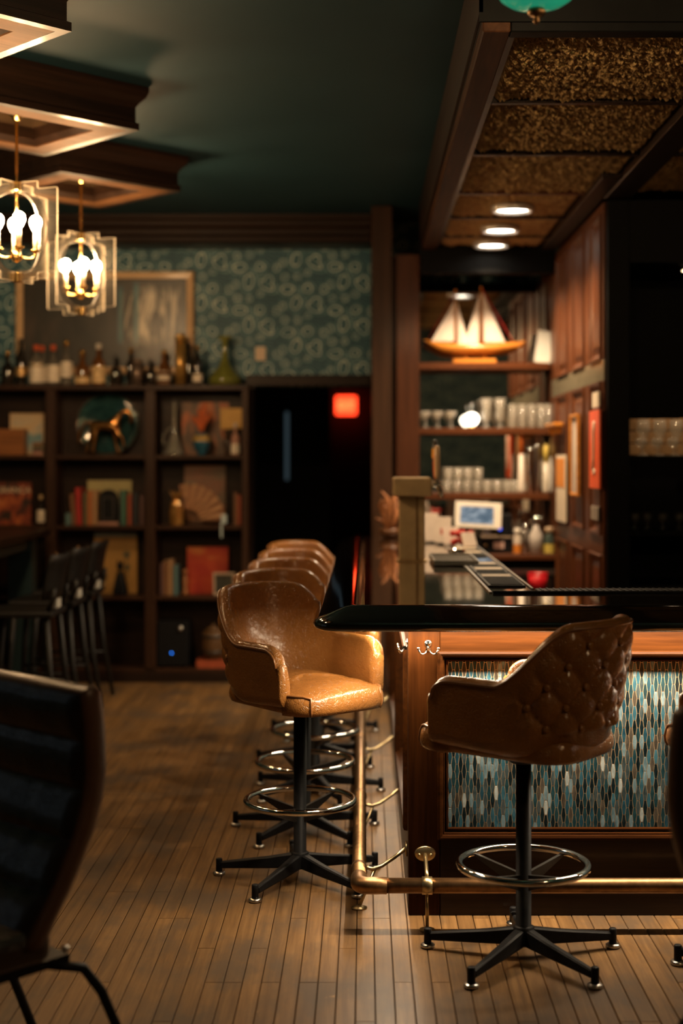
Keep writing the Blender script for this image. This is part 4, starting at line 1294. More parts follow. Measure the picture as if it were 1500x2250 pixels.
def bottle(x, wpx, ytop, d, mat, cap, label_desc, shape='std', lab=None, lz=(0.12, 0.5), zb=BTOP, capfrac=0.16, group='bottles on top of the bookcase', name='liquor_bottle', cat='bottle', sq=False):
    r = wpx * d / F / 2; X = px(x, d); z1 = pz(ytop, d); h = z1 - zb
    t = thing(name, label_desc, cat, (X, d, zb + 0.0005), 0, group)
    if shape == 'std': pr = [(0, 0), (r * .92, 0), (r, .02 * h), (r, .52 * h), (r * .93, .57 * h), (r * .6, .64 * h), (r * .36, .70 * h), (r * .33, .86 * h)]
    elif shape == 'squat': pr = [(0, 0), (r * .9, 0), (r, .04 * h), (r, .45 * h), (r * .85, .55 * h), (r * .35, .62 * h), (r * .3, .82 * h)]
    elif shape == 'pear': pr = [(0, 0), (r * .9, 0), (r, .08 * h), (r * .9, .35 * h), (r * .6, .55 * h), (r * .33, .7 * h), (r * .28, .84 * h)]
    elif shape == 'wine': pr = [(0, 0), (r * .95, 0), (r, .02 * h), (r, .58 * h), (r * .8, .66 * h), (r * .45, .74 * h), (r * .36, .80 * h), (r * .36, .9 * h)]
    else: pr = [(0, 0), (r * .9, 0), (r * 1.0, .05 * h), (r * .95, .4 * h), (r * .5, .55 * h), (r * .3, .62 * h), (r * .3, .84 * h)]
    rt_, zt_ = pr[-1]
    MB().lathe(pr + [(0, zt_)], n=8 if sq else 18, smooth=not sq).build('glass_body', mat, t)
    MB().lathe([(0, zt_ + .0003), (rt_ * 1.25, zt_ + .0003), (rt_ * 1.3, h * .99), (rt_ * .8, h), (0, h)], n=14).build('cap', cap, t)
    if lab:
        def rad(z):
            for (r0, z0), (r1, z1_) in zip(pr, pr[1:]):
                if z0 <= z <= z1_ and z1_ > z0: return r0 + (r1 - r0) * (z - z0) / (z1_ - z0)
            return r
        n = 8 if sq else 18
        MB().lathe([(rad(lz[0] * h) + .0008, lz[0] * h), (rad((lz[0] + lz[1]) / 2 * h) + .0008, (lz[0] + lz[1]) / 2 * h), (rad(lz[1] * h) + .0008, lz[1] * h)], n=n, smooth=not sq).build('label_band', lab, t)
    return t
d0 = 10.19
bottle(17, 30, 770, d0, BG_DARK, CAP_G, 'squat dark decanter with gold stopper at the left end of the bookcase top', 'squat')
bottle(46, 23, 744, d0, BG_DARK, CAP_K, 'tall dark bottle with small gold label, second from the left', 'wine', LB_G, (.2, .38))
bottle(93, 24, 760, d0 + .06, BG_CLR, CAP_R, 'red-capped clear bottle half hidden behind its twin', 'std', LB_W, (.1, .5))
bottle(80, 31, 758, d0 - .045, BG_CLR, CAP_R, 'red-capped clear bottle with the widest white label', 'std', LB_W, (.06, .54))
bottle(117, 28, 758, d0, BG_CLR, CAP_R, 'red-capped clear bottle standing right of the two red-capped twins', 'std', LB_W, (.08, .5))
bottle(146, 26, 747, d0, BG_CLR, CAP_G, 'clear bottle with tall gold stopper and pale label', 'std', LB_W, (.18, .52))
bottle(181, 34, 769, d0, BG_AMB, CAP_G, 'squat dark amber bottle with low cream label', 'squat', LB_C, (.06, .24))
bottle(217, 30, 755, d0, BG_AMB, CAP_W, 'amber bottle with white cap and cream label', 'std', LB_C, (.06, .46))
bottle(254, 28, 782, d0, BG_DARK, CAP_K, 'short black bottle left of the amber-capped one', 'squat')
bottle(287, 22, 764, d0 + .05, BG_DARK, CAP_G, 'dark bottle with amber cap behind the grey tin', 'std')
bottle(330, 28, 790, d0, BG_DARK, CAP_K, 'low black bottle between grey tin and white-labelled bottle', 'squat')
bottle(360, 34, 769, d0, BG_AMB, CAP_G, 'pear-shaped bottle with large white label', 'pear', LB_W, (.06, .40))
bottle(415, 20, 754, d0 + .03, BG_DARK, CAP_K, 'slim black bottle right of the golden tube', 'wine')
bottle(434, 22, 759, d0 - .03, BG_DARK, CAP_G, 'champagne-style bottle with gold foil neck and white label', 'wine', LB_W, (.08, .28), capfrac=.4)
def tin(x, wpx, ytop, d, mat, lab):
    r = wpx * d / F / 2; h = pz(ytop, d) - BTOP
    t = thing('bottle_tube', lab, 'tube', (px(x, d), d, BTOP + .0005), 0, 'gift tubes on the bookcase')
    MB().lathe([(0, 0), (r, 0), (r, h * .86), (0, h * .86)], n=20).build('tube_body', mat, t)
    MB().lathe([(0, h * .8605), (r * 1.05, h * .8605), (r * 1.05, h * .985), (r * .95, h), (0, h)], n=20).build('tube_lid', mat, t)
tin(301, 23, 790, d0 - .04, M('grey_tin', (0.24, 0.17, 0.13), 0.35, 0.6, var=.1), 'short grey-brown tin among the bottles')
tin(396, 23, 735, d0 - .03, M('golden_tube', (0.62, 0.36, 0.10), 0.3, 0.7, var=.12), 'tall golden gift tube standing among the bottles')
# green vase
t = thing('green_vase', 'olive green glass vase with wide base and thin flared neck', 'vase', (px(494, 10.2), 10.2, BTOP + .0005))
k = 10.2 / F
MB().lathe([(0, 0), (30 * k, 0), (37 * k, 6 * k), (36 * k, 16 * k), (28 * k, 27 * k), (14 * k, 42 * k), (7 * k, 60 * k), (6 * k, 85 * k), (8 * k, 99 * k), (18 * k, 106 * k), (16 * k, 106 * k), (6 * k, 100 * k)], n=26).build('vase_body', M('olive_glass', (0.16, 0.17, 0.03), 0.1, var=.15, coat=.8), t)
MB().lathe([(18 * k, 106 * k), (19 * k, 107.2 * k), (18 * k, 108.4 * k), (16.6 * k, 107.2 * k), (18 * k, 106 * k)], n=26).build('rim', bpy.data.materials['olive_glass'], t)
# thermostat on the wallpaper
a = at(572, 777, 10.34)
t = thing('wall_switch', 'small cream switch plate on the teal wallpaper', 'switch', (a.x, 10.3495, a.z - 0.05))
MB().box(-0.037, 0.037, -0.012, 0, 0, 0.10, 0.003).build('plate', M('cream_plastic', (0.72, 0.55, 0.38), 0.4, var=.04), t)
MB().box(-0.012, 0.012, -0.020, -0.0122, 0.035, 0.065, 0.002).build('toggle', bpy.data.materials['cream_plastic'], t)

# ---- shelf contents.  z of shelf tops
Z1, Z2, Z3, Z4 = SH[3], SH[2], SH[1], SH[0]
# row 1, first column
board('art_print', 'small blue and cream iceberg print leaning in the top shelf', 'print', 22, 97, 905, 997, 10.27, pict('iceberg_print', [(0.35, (0.62, 0.40, 0.18)), (0.5, (0.56, 0.47, 0.33)), (0.62, (0.16, 0.30, 0.34))], (5, 5, 7), 2.0), zbase=Z1, frame=M('cream_mount', (0.66, 0.45, 0.26), .5, var=.05), fw=0.012)
a = px(55, 10.13)
t = thing('wooden_box', 'plain orange-brown wooden box beside the iceberg print', 'box', (a - 0.12, 10.15, Z1 + .0005))
MB().box(-0.13, 0.12, -0.06, 0.06, 0, 0.135, .003).build('box_body', wood('orange_wood', (0.27, 0.105, 0.035), 'x', .45, .1, .3), t)
MB().box(-0.132, 0.122, -0.062, 0.062, 0.1355, 0.185, .003).build('box_lid', bpy.data.materials['orange_wood'], t)
PAPER = M('book_pages', (0.55, 0.45, 0.32), .8, var=.1)
def book(label, X, y, z, w, h, dpt, mat, lean=0.0, group='books on the shelves', flat=False):
    t = thing('book', label, 'book', (X, y, z + .0005), 0, group, rot=(0, lean, 0))
    c = 0.0025
    if flat:
        MB().box(-w / 2, w / 2, -dpt / 2, dpt / 2, 0, c).box(-w / 2, w / 2, -dpt / 2, dpt / 2, h - c, h).box(-w / 2, w / 2, -dpt / 2, -dpt / 2 + c, c, h - c).build('cover', mat, t)
        MB().box(-w / 2 + .004, w / 2 - .004, -dpt / 2 + c + .0003, dpt / 2 - .004, c + .0002, h - c - .0002).build('pages', PAPER, t)
    else:
        MB().box(-w / 2, -w / 2 + c, 0, dpt, 0, h).box(w / 2 - c, w / 2, 0, dpt, 0, h).box(-w / 2 + c, w / 2 - c, 0, c, 0, h).build('cover', mat, t)
        MB().box(-w / 2 + c + .0002, w / 2 - c - .0002, c + .0003, dpt - .004, .004, h - .004).build('pages', PAPER, t)
    return t
def bm_(n, c, r=.55): return M('bookcloth_' + n, c, r, var=.2, vscale=40)
RED = bm_('red', (0.42, 0.018, 0.014)); ORG = bm_('orange', (0.40, 0.12, 0.025)); BRN = bm_('brown', (0.20, 0.085, 0.032)); TANB = bm_('tan', (0.36, 0.20, 0.09))
GRN = bm_('green', (0.05, 0.16, 0.105)); OLV = bm_('olive', (0.10, 0.085, 0.035)); NVY = bm_('navy', (0.012, 0.016, 0.022)); RUST = bm_('rust', (0.32, 0.06, 0.02)); PLUM = bm_('plum', (0.10, 0.045, 0.04)); TEALB = bm_('teal', (0.09, 0.17, 0.17)); PINKB = bm_('dusty_pink', (0.42, 0.21, 0.15))
zz = Z1
for k, (m, h, lab) in enumerate(((PINKB, .022, 'dusty pink book at the bottom of a small stack by the iceberg print'), (PLUM, .018, 'plum book second from the bottom of the small stack'), (OLV, .026, 'olive book third from the bottom of the small stack'), (BRN, .022, 'brown book on top of the small stack by the iceberg print'))):
    book(lab, px(86, 10.16), 10.16, zz, 0.072, h, 0.11, m, flat=True, group='small book stack on the top shelf'); zz += h + .0008
# row 1, second column: round glass plate and bronze horse
def disc_mat():
    m, nt, b = newmat('teal_art_glass'); g = NT(nt)
    g.link(g.ramp(g.noise(g.obj(), 9, 4, .6, 1.0), [(0.35, (0.008, 0.03, 0.034)), (0.7, (0.03, 0.085, 0.085))]), b.inputs['Base Color'])
    b.inputs['Roughness'].default_value = 0.08; b.inputs['Coat Weight'].default_value = 0.6
    return m
dd = 10.27; rr = 69 * dd / F
t = thing('glass_plate', 'large round dark teal glass plate standing behind the bronze horse', 'plate', (px(237, dd), dd, Z1 + .0005), rot=(R(-4), 0, 0))
T = Matrix.Translation((0, 0, rr)) @ Matrix.Rotation(pi / 2, 4, 'X')
MB().lathe([(0, -.012), (rr * .55, -.010), (rr * .8, 0.004), (rr * .97, 0.016), (rr * .97, 0.022), (rr * .8, .010), (rr * .55, -.003), (0, -.005)], n=40, M=T).build('plate_dish', disc_mat(), t)
MB().tube([(rr * .985 * cos(2 * pi * q / 40), rr * .985 * sin(2 * pi * q / 40), 0.019) for q in range(40)], 0.0045, 8, closed=True, M=T).build('plate_rim', M('rim_glass', (0.14, .11, .08), .06, .3, var=.1, coat=1), t)
HB = M('bronze_figure', (0.42, 0.20, 0.06), 0.22, 0.9, var=.25)
t = thing('horse_figurine', 'bronze horse figurine with arched neck before the round plate', 'figurine', (px(235, 10.16), 10.16, Z1 + .0005))
k = 10.16 / F
# skeleton of the horse in picture-like units (x right, z up), grown with a skin modifier
jv = [(-26, 0, 68), (0, 0, 63), (16, 0, 68), (24, 0, 84), (36, 0, 96), (50, 0, 93), (54, 0, 80), (50, 0, 68),
      (16, 6, 46), (18, 7, 26), (25, 7, 0), (26, -6, 48), (36, -7, 36), (38, -7, 16),
      (-34, 6, 50), (-40, 7, 30), (-47, 7, 0), (-26, -6, 48), (-27, -7, 26), (-30, -7, 0),
      (-46, 0, 72), (-60, 0, 52), (-63, 0, 24)]
je = [(0, 1), (1, 2), (2, 3), (3, 4), (4, 5), (5, 6), (6, 7), (2, 8), (8, 9), (9, 10), (2, 11), (11, 12), (12, 13), (0, 14), (14, 15), (15, 16), (0, 17), (17, 18), (18, 19), (0, 20), (20, 21), (21, 22)]
jr = [14, 13, 13, 9, 7, 6.5, 5.5, 4, 6, 3.6, 3.2, 6, 3.4, 3, 7, 3.8, 3.2, 7, 3.8, 3.2, 3.5, 4.5, 2]
me = bpy.data.meshes.new('horse_body')
me.from_pydata([(x * k, y * k, max(z, 3.2) * k) for x, y, z in jv], je, [])
ho = link('horse_body', me, t); me.materials.append(HB)
sk = ho.modifiers.new('skin', 'SKIN')
for i, r in enumerate(jr): me.skin_vertices[0].data[i].radius = (r * k, r * k * .8)
me.skin_vertices[0].data[0].use_root = True
ho.modifiers.new('sub', 'SUBSURF').levels = 1; ho.modifiers['sub'].render_levels = 2
for p_ in me.polygons: p_.use_smooth = True
for sy in (-1, 1): MB().lathe([(0, 0), (2.6 * k, 0), (0, 9 * k)], (46 * k, sy * 4 * k, 98 * k), 8).build('ear', HB, t)
# row 1, third column
t = thing('glass_decanter', 'tall clear glass decanter with handle and wide foot', 'decanter', (px(383, 10.15), 10.15, Z1 + .0005))
k = 10.15 / F
MB().lathe([(0, 0), (24 * k, 0), (26 * k, 5 * k), (20 * k, 11 * k), (15 * k, 22 * k), (10 * k, 38 * k), (5 * k, 55 * k), (4 * k, 80 * k), (4 * k, 105 * k), (6 * k, 116 * k), (0, 116 * k)], n=20).build('flask', thin_glass('green_tint_glass', (.62, .62, .46), .2, .05), t)
MB().tube([(-16 * k, 0, 18 * k), (-25 * k, 0, 28 * k), (-24 * k, 0, 46 * k), (-12 * k, 0, 58 * k), (-5 * k, 0, 60 * k)], 2.2 * k, 8).build('handle', bpy.data.materials['green_tint_glass'], t)
MB().sphere((0, 0, 119.5 * k), 3.6 * k, 10).build('stopper', GLASS, t)
board('art_print', 'brown and orange print standing behind the blue vase', 'print', 399, 503, 876, 992, 10.29, pict('orange_print', [(0.36, (0.06, 0.035, 0.02)), (0.52, (0.16, 0.075, 0.035)), (0.64, (0.45, 0.10, 0.02)), (0.75, (0.5, 0.2, 0.05))], (9, 9, 5), 4.0), zbase=Z1)
board('yellow_sign', 'small bright yellow card standing in the top right compartment', 'card', 484, 533, 890, 935, 10.24, M('yellow_card', (0.62, 0.34, 0.06), .5, var=.1), zbase=Z1 + .19)[0]
MB().box(-.006, .006, 0.001, .011, -.19, 0.0).build('stand', CAP_K, bpy.data.objects['yellow_sign'])
bpy.data.objects['yellow_sign'].location.z = Z1 + .1905
k = 10.14 / F
t = thing('blue_vase', 'small blue ceramic vase holding orange feathery stems', 'vase', (px(443, 10.14), 10.14, Z1 + .0005))
MB().lathe([(0, 0), (10 * k, 0), (9 * k, 5 * k), (16 * k, 14 * k), (20 * k, 28 * k), (17 * k, 40 * k), (11 * k, 46 * k), (12 * k, 50 * k), (9 * k, 50 * k)], n=22).build('vase_body', M('blue_glaze', (0.02, 0.10, 0.16), .15, var=.3, coat=.7), t)
MB().lathe([(20.2 * k, 30 * k), (18.4 * k, 38 * k), (14.5 * k, 44 * k)], n=22).build('glaze_band', M('yellow_glaze', (0.45, 0.30, 0.10), .25, var=.4, vscale=50), t)
FEA = M('orange_feathers', (0.55, 0.11, 0.02), .6, var=.35, vscale=40)
for q, (dx, dz, bend) in enumerate(((-14, 42, -6), (-4, 58, -3), (6, 72, 4), (14, 50, 8), (-8, 34, -12), (1, 48, 1))):
    ss = q * 1.3
    MB().tube([(0, 0, 44 * k), (dx * .3 * k, 1.5 * k * cos(ss), (44 + dz * .35) * k), (dx * .8 * k, 2 * k * cos(ss), (44 + dz * .75) * k), ((dx + bend) * k, 3 * k * cos(ss), (44 + dz) * k)], [1.0 * k, 3.0 * k, 5.5 * k, 1.2 * k], 8).build('stem', FEA, t)
bottle(517, 19, 930, 10.15, PINKB, CAP_W, 'small peach-coloured bottle at the right end of the top shelf', 'std', LB_W, (.05, .35), zb=Z1, group='bottles inside the bookcase')
t = thing('ceramic_bird', 'small dark brown figurine left of the peach bottle', 'figurine', (px(500, 10.16), 10.16, Z1 + .0005))
MB().lathe([(0, 0), (9 * k, 0), (7 * k, 8 * k), (10 * k, 24 * k), (7 * k, 38 * k), (3 * k, 42 * k)], n=14).sphere((0, 0, 48 * k), (9 * k, 8 * k, 9 * k), 12).build('figure_body', M('dark_ceramic', (.04, .022, .012), .25, var=.3), t)
MB().lathe([(0, 0), (2.5 * k, 0), (0, 8 * k)], n=8, M=Matrix.Translation((-8 * k, 0, 48 * k)) @ Matrix.Rotation(-pi / 2, 4, 'Y')).build('beak', M('orange_beak', (.4, .15, .03), .4, var=.1), t)
# row 2, first column: cookbook with a title, dark bottle
t, w, h = board('book', 'dark cookbook with pale title and red-orange cover picture', 'book', -8, 68, 1062, 1155, 10.20, pict('cookbook_cover', [(0.42, (0.03, 0.014, 0.008)), (0.52, (0.22, 0.035, 0.012)), (0.62, (0.48, 0.12, 0.03)), (0.72, (0.55, 0.24, 0.07))], (11, 11, 9), 7.0), th=.03, zbase=Z2)
t['group'] = 'books on the shelves'
text_mesh('title', 'GRANCA', 0.060, M('title_ink', (0.85, 0.66, 0.46), .5, var=0), t, (0.0, -0.0012, h - 0.075))
bottle(90, 18, 1088, 10.17, BG_DARK, LB_C, 'dark bottle with cream top beside the cookbook', 'std', LB_W, (.1, .5), zb=Z2, group='bottles inside the bookcase')
# row 2, second column
yb = 10.14
specs = [(150, 13, 26, TEALB, 'low teal-grey book at the left end of the middle shelf', 0), (163, 9, 68, BRN, 'slim brown book leaning against the red one', -.09), (174, 12, 82, RED, 'bright red book, tallest on the middle shelf', -.04), (187, 11, 72, OLV, 'olive book right of the red one', 0),
         (197, 11, 76, ORG, 'orange-spotted book right of the olive one', 0), (208, 12, 76, TANB, 'tan book left of the black arch', 0), (264, 6, 76, NVY, 'thin black book right of the black arch', 0), (271, 10, 76, GRN, 'sea green book on the middle shelf', 0), (284, 9, 68, RUST, 'rust red book right of the sea green one', 0), (297, 12, 70, NVY, 'black book right of the rust one', 0), (311, 9, 66, PLUM, 'plum book at the right end of the middle shelf', 0)]
for (x, wp, hp, m, lab, ln) in specs:
    kk = yb / F
    book(lab, px(x, yb) + (0.0), yb, Z2 + (abs(ln) * wp * kk / 2), wp * kk * .93, hp * kk, 0.15, m, ln)
board('book', 'pale yellow-green large book standing at the back behind the arch', 'book', 192, 289, 1057, 1153, 10.305, M('pale_cover', (0.40, 0.34, 0.15), .55, var=.1, vscale=6), th=.018, zbase=Z2)[0]['group'] = 'books on the shelves'
kk = yb / F
t = thing('arch_ornament', 'black arched ornament on a pinkish foot among the books', 'ornament', (px(239, 10.17), 10.17, Z2 + .0005))
pts = [(-19 * kk, 0)] + [(19 * kk * -cos(pi * q / 12), (52 + 19 * sin(pi * q / 12)) * kk) for q in range(13)] + [(19 * kk, 0)]
MB().prism([(a, b + 7 * kk) for a, b in pts], -.03, .03, 'y').build('arch_body', BLACKM, t)
MB().box(-22 * kk, 22 * kk, -.035, .035, 0, 6.9 * kk, .002).build('foot', PINKB, t)
MB().frame(-13 * kk, 13 * kk, 12 * kk, 62 * kk, [(0, 0), (0, .004), (2.5 * kk, .004), (2.5 * kk, 0)], -.0301).build('arch_trim', M('grey_trim', (.05, .045, .04), .4, var=.1), t)
# row 2, third column
t, w, h = board('art_print', 'brown landscape print behind the folding fan', 'print', 405, 495, 1024, 1153, 10.30, pict('brown_print', [(0.4, (0.15, 0.10, 0.06)), (0.55, (0.24, 0.10, 0.055)), (0.65, (0.17, 0.13, 0.08))], (2, 2, 8), 3.0), zbase=Z2)
def fan():
    t = thing('hand_fan', 'open tan folding fan with pleated leaf', 'fan', (px(425, 10.2), 10.2, Z2 + .002), rot=(R(-6), 0, 0))
    k = 10.2 / F
    piv = Vector((-12 * k, 0, 8 * k)); n = 15
    FM = M('fan_leaf', (0.46, 0.25, 0.12), .6, var=.25, vscale=30); FM2 = M('fan_leaf_dark', (0.30, 0.14, 0.07), .6, var=.25, vscale=30)
    for q in range(n):
        a0 = R(105 - q * 105 / n); a1 = R(105 - (q + 1) * 105 / n)
        r0, r1 = 26 * k, 82 * k
        y0, y1 = (0, 3 * k) if q % 2 == 0 else (3 * k, 0)
        v = [(piv.x + r0 * cos(a0), y0, piv.z + r0 * sin(a0)), (piv.x + r1 * cos(a0), y0, piv.z + r1 * sin(a0)), (piv.x + r1 * cos(a1), y1, piv.z + r1 * sin(a1)), (piv.x + r0 * cos(a1), y1, piv.z + r0 * sin(a1))]
        v += [(x, y + .0012, z) for x, y, z in v]
        MB().add(v, [(0, 1, 2, 3), (7, 6, 5, 4), (0, 4, 5, 1), (1, 5, 6, 2), (2, 6, 7, 3), (3, 7, 4, 0)]).build('pleat', FM if q % 2 else FM2, t)
    q = MB()
    for j in range(8):
        a = R(102 - j * 105 / 8); q.tube([(piv.x, .004, piv.z), (piv.x + 28 * k * cos(a), .004, piv.z + 28 * k * sin(a))], .0022, 6)
    tag(q.build('ribs', BRN, t), kind='stuff')
    return t
fan()
t = thing('pineapple_jar', 'golden glass pineapple-shaped jar on the middle shelf', 'jar', (px(388, 10.13), 10.13, Z2 + .0005))
k = 10.13 / F
GJ = M('golden_glass', (0.50, 0.26, 0.07), .1, .55, var=.3, coat=.8)
MB().lathe([(0, 0), (14 * k, 0), (15 * k, 3 * k), (16 * k, 24 * k), (14 * k, 44 * k), (11 * k, 54 * k), (0, 56 * k)], n=14, smooth=False).build('jar_body', GJ, t)
for q in range(7):
    a = q * 2 * pi / 7
    MB().tube([(4 * k * cos(a), 4 * k * sin(a), 54 * k), (9 * k * cos(a), 9 * k * sin(a), 66 * k), (16 * k * cos(a), 16 * k * sin(a), 76 * k)], [3 * k, 3 * k, .6 * k], 6).build('leaf', GJ, t)
t = thing('price_tag', 'pale blue-grey tag hanging over the shelf edge', 'tag', (px(487, 10.06), 10.0655, Z2 - .085))
TG = M('pale_tag', (0.42, 0.50, 0.50), .5, var=.1)
MB().box(-.010, .004, -.003, 0, 0, .10, .001).build('strip', TG, t)
MB().box(-.006, .034, -.0035, -.0005, .1003, .165, .001).build('card', TG, t)
for (x, wp, hp, m, lab, ln) in ((517, 7, 72, BRN, 'slim brown book, left of the pair by the right bookcase upright', 0), (525, 8, 66, RUST, 'rust book, right of the pair by the right bookcase upright', 0)):
    book(lab, px(x, yb), yb, Z2, wp * kk, hp * kk, .15, m, ln)
# row 3
t, w, h = board('poster', 'yellow poster with dark palm trees on the lower shelf', 'poster', 207, 301, 1172, 1305, 10.29, M('yellow_poster', (0.46, 0.25, 0.065), .5, var=.15, vscale=5), zbase=Z3)
MB().box(-w / 2, w / 2, -.003, -.0002, h - .03, h).build('header_strip', M('pale_blue_strip', (0.42, 0.50, 0.50), .4, var=.1), t)
PG = M('palm_green', (0.01, 0.05, 0.045), .6, var=.2)
for (cx, cz, s) in ((.08, .28, 1.0), (.085, .19, .8), (-.08, .12, .8)):
    MB().tube([(cx, -.002, cz - .10 * s), (cx + .004, -.002, cz)], .003, 6).build('palm_trunk', PG, t)
    q = MB()
    for j in range(7):
        a = j * 2 * pi / 7
        q.add([(cx, -.003, cz), (cx + .018 * s * cos(a - .35), -.003, cz + .018 * s * sin(a - .35)), (cx + .038 * s * cos(a), -.003, cz + .038 * s * sin(a)), (cx + .018 * s * cos(a + .35), -.003, cz + .018 * s * sin(a + .35))], [(0, 1, 2, 3)])
    q.build('palm_crown', PG, t)
MB().box(-.13, -.075, -.003, -.0003, .06, .11).build('white_house', M('poster_white', (.6, .52, .42), .5, var=.05), t)
t = thing('dog_figurine', 'black sitting figurine with a gold collar before the yellow poster', 'figurine', (px(264, 10.16), 10.16, Z3 + .0005))
k = 10.16 / F
MB().lathe([(0, 0), (16 * k, 0), (17 * k, 8 * k), (13 * k, 28 * k), (9 * k, 44 * k), (7 * k, 52 * k), (0, 54 * k)], n=16).build('body', BLACKM, t)
MB().sphere((0, -2 * k, 63 * k), (8 * k, 9 * k, 9.5 * k), 14).sphere((0, -10 * k, 60 * k), (4 * k, 5 * k, 3.6 * k), 10).build('head', BLACKM, t)
for s in (-1, 1): MB().lathe([(0, 0), (3.2 * k, 0), (0, 10 * k)], (s * 5 * k, 0, 69 * k), 8).build('ear', BLACKM, t)
for s in (-1, 1): MB().tube([(s * 7 * k, -9 * k, 32 * k), (s * 7 * k, -14 * k, 16 * k), (s * 7 * k, -15 * k, 2.5 * k), (s * 7 * k, -19 * k, 2.2 * k)], [4 * k, 3.2 * k, 2.6 * k, 2.2 * k], 8).build('foreleg', BLACKM, t)
MB().tube([(8.2 * k * cos(2 * pi * q / 16), 8.2 * k * sin(2 * pi * q / 16), 51 * k) for q in range(16)], 1.3 * k, 6, closed=True).build('collar', GOLD, t)
for (x, wp, hp, m, lab) in ((355, 8, 70, PLUM, 'plum book at the left end of the lower right compartment'), (364, 9, 76, BRN, 'brown book second from the left, lower right compartment'), (374, 9, 78, TANB, 'tan book third from the left, lower right compartment'), (385, 8, 66, TEALB, 'teal-grey book fourth from the left, lower right compartment')):
    book(lab, px(x, yb), yb, Z3, wp * kk * .93, hp * kk, .15, m)
t = thing('wooden_pestle', 'small turned wooden ornament between books and red album', 'ornament', (px(406, 10.16), 10.16, Z3 + .0005))
MB().lathe([(0, 0), (7 * k, 0), (8 * k, 6 * k), (4 * k, 14 * k), (6 * k, 30 * k), (3 * k, 44 * k), (0, 45 * k)], n=14).build('turned_body', wood('turned_wood', (.25, .10, .035), 'z', .35, .3), t)
MB().sphere((0, 0, 51 * k), 6.5 * k, 12).build('knob', bpy.data.materials['turned_wood'], t)
board('record_album', 'square red and orange album cover on the lower shelf', 'album', 411, 501, 1204, 1307, 10.26, pict('red_album', [(0.35, (0.36, 0.02, 0.012)), (0.55, (0.48, 0.06, 0.016)), (0.72, (0.60, 0.20, 0.05))], (4, 4, 6), 9.0), zbase=Z3, th=.006)
board('photo_frame', 'small pale photo frame leaning before the red album', 'photo frame', 468, 516, 1257, 1307, 10.14, M('dark_photo', (.05, .05, .04), .3, var=.5, vscale=9), zbase=Z3, frame=M('beige_frame', (.42, .30, .2), .5, var=.1), fw=.016, lean=-.12)
# row 4: set-top box with blue light, wooden barrel, flat book
t = thing('amplifier', 'black amplifier with a small blue light on the bottom shelf', 'amplifier', (px(383, 10.2), 10.2, Z4 + .0005))
MB().box(-.11, .11, -.09, .10, .012, .33, .004).build('case', BLACKM, t)
for sx in (-.09, .09): MB().lathe([(0, 0), (.015, 0), (.015, .0118), (0, .0118)], (sx, -.06, 0), 12).build('foot', BLACKM, t)
MB().lathe([(0, 0), (.0052, 0), (.0052, .003), (0, .004)], n=12, M=Matrix.Translation((-.008, -.0902, pz(1435, 10.11) - Z4)) @ Matrix.Rotation(pi / 2, 4, 'X')).build('power_light', E('blue_led', (.02, .22, 1.0), 5.0), t)
MB().lathe([(0, 0), (.02, 0), (.017, .014), (0, .015)], n=14, M=Matrix.Translation((.055, -.0902, .28)) @ Matrix.Rotation(pi / 2, 4, 'X')).build('knob', STEEL, t)
book('flat red and black book under the wooden barrel', px(468, 10.16), 10.17, Z4, .22, .055, .17, RUST, flat=True)
t = thing('wooden_barrel', 'little wooden barrel jar with dark bands on the bottom shelf', 'jar', (px(468, 10.17), 10.17, Z4 + .0563))
BW = wood('barrel_wood', (.10, .05, .02), 'z', .5, .1)
MB().lathe([(0, 0), (.075, 0), (.085, .06), (.088, .11), (.082, .17), (.07, .20), (0, .20)], n=18).build('barrel_body', BW, t)
for z in (.045, .155): MB().lathe([(.0845, z), (.089, z + .004), (.089, z + .016), (.0845, z + .02)], n=18).build('band', CAP_K, t)
MB().lathe([(0, .2005), (.06, .2005), (.055, .22), (.012, .232), (.014, .25), (0, .256)], n=16).build('lid', BW, t)
# ================================================================ HIGH TABLE AND DARK STOOLS ON THE LEFT
TEALB_P = M('dark_teal_paint', (0.012, 0.030, 0.034), 0.4, var=.15)
t = thing('high_table', 'dark high table with a teal slab leg at the left', 'table', (-2.62, 8.9, 0))
MB().box(-0.42, 0.45, -1.0, 0.95, 1.06, 1.10, .004).build('table_top', D_Y, t)
MB().box(0.24, 0.40, -0.72, -0.58, 0.0, 1.0595, .004).build('table_leg', TEALB_P, t)
MB().box(0.24, 0.40, 0.60, 0.74, 0.0, 1.0595, .004).build('table_leg', TEALB_P, t)
MB().box(-0.38, -0.24, -0.72, -0.58, 0.0, 1.0595, .004).build('table_leg', TEALB_P, t)
MB().box(-0.38, -0.24, 0.60, 0.74, 0.0, 1.0595, .004).build('table_leg', TEALB_P, t)
MB().box(-0.36, 0.38, -0.575, 0.595, 0.98, 1.0595).build('apron', TEALB_P, t)
BW_ = M('black_stained_wood', (0.006, 0.0055, 0.005), .5, var=.2)
PADM = M('pale_grey_pad', (0.75, 0.75, 0.68), .5, var=.1)
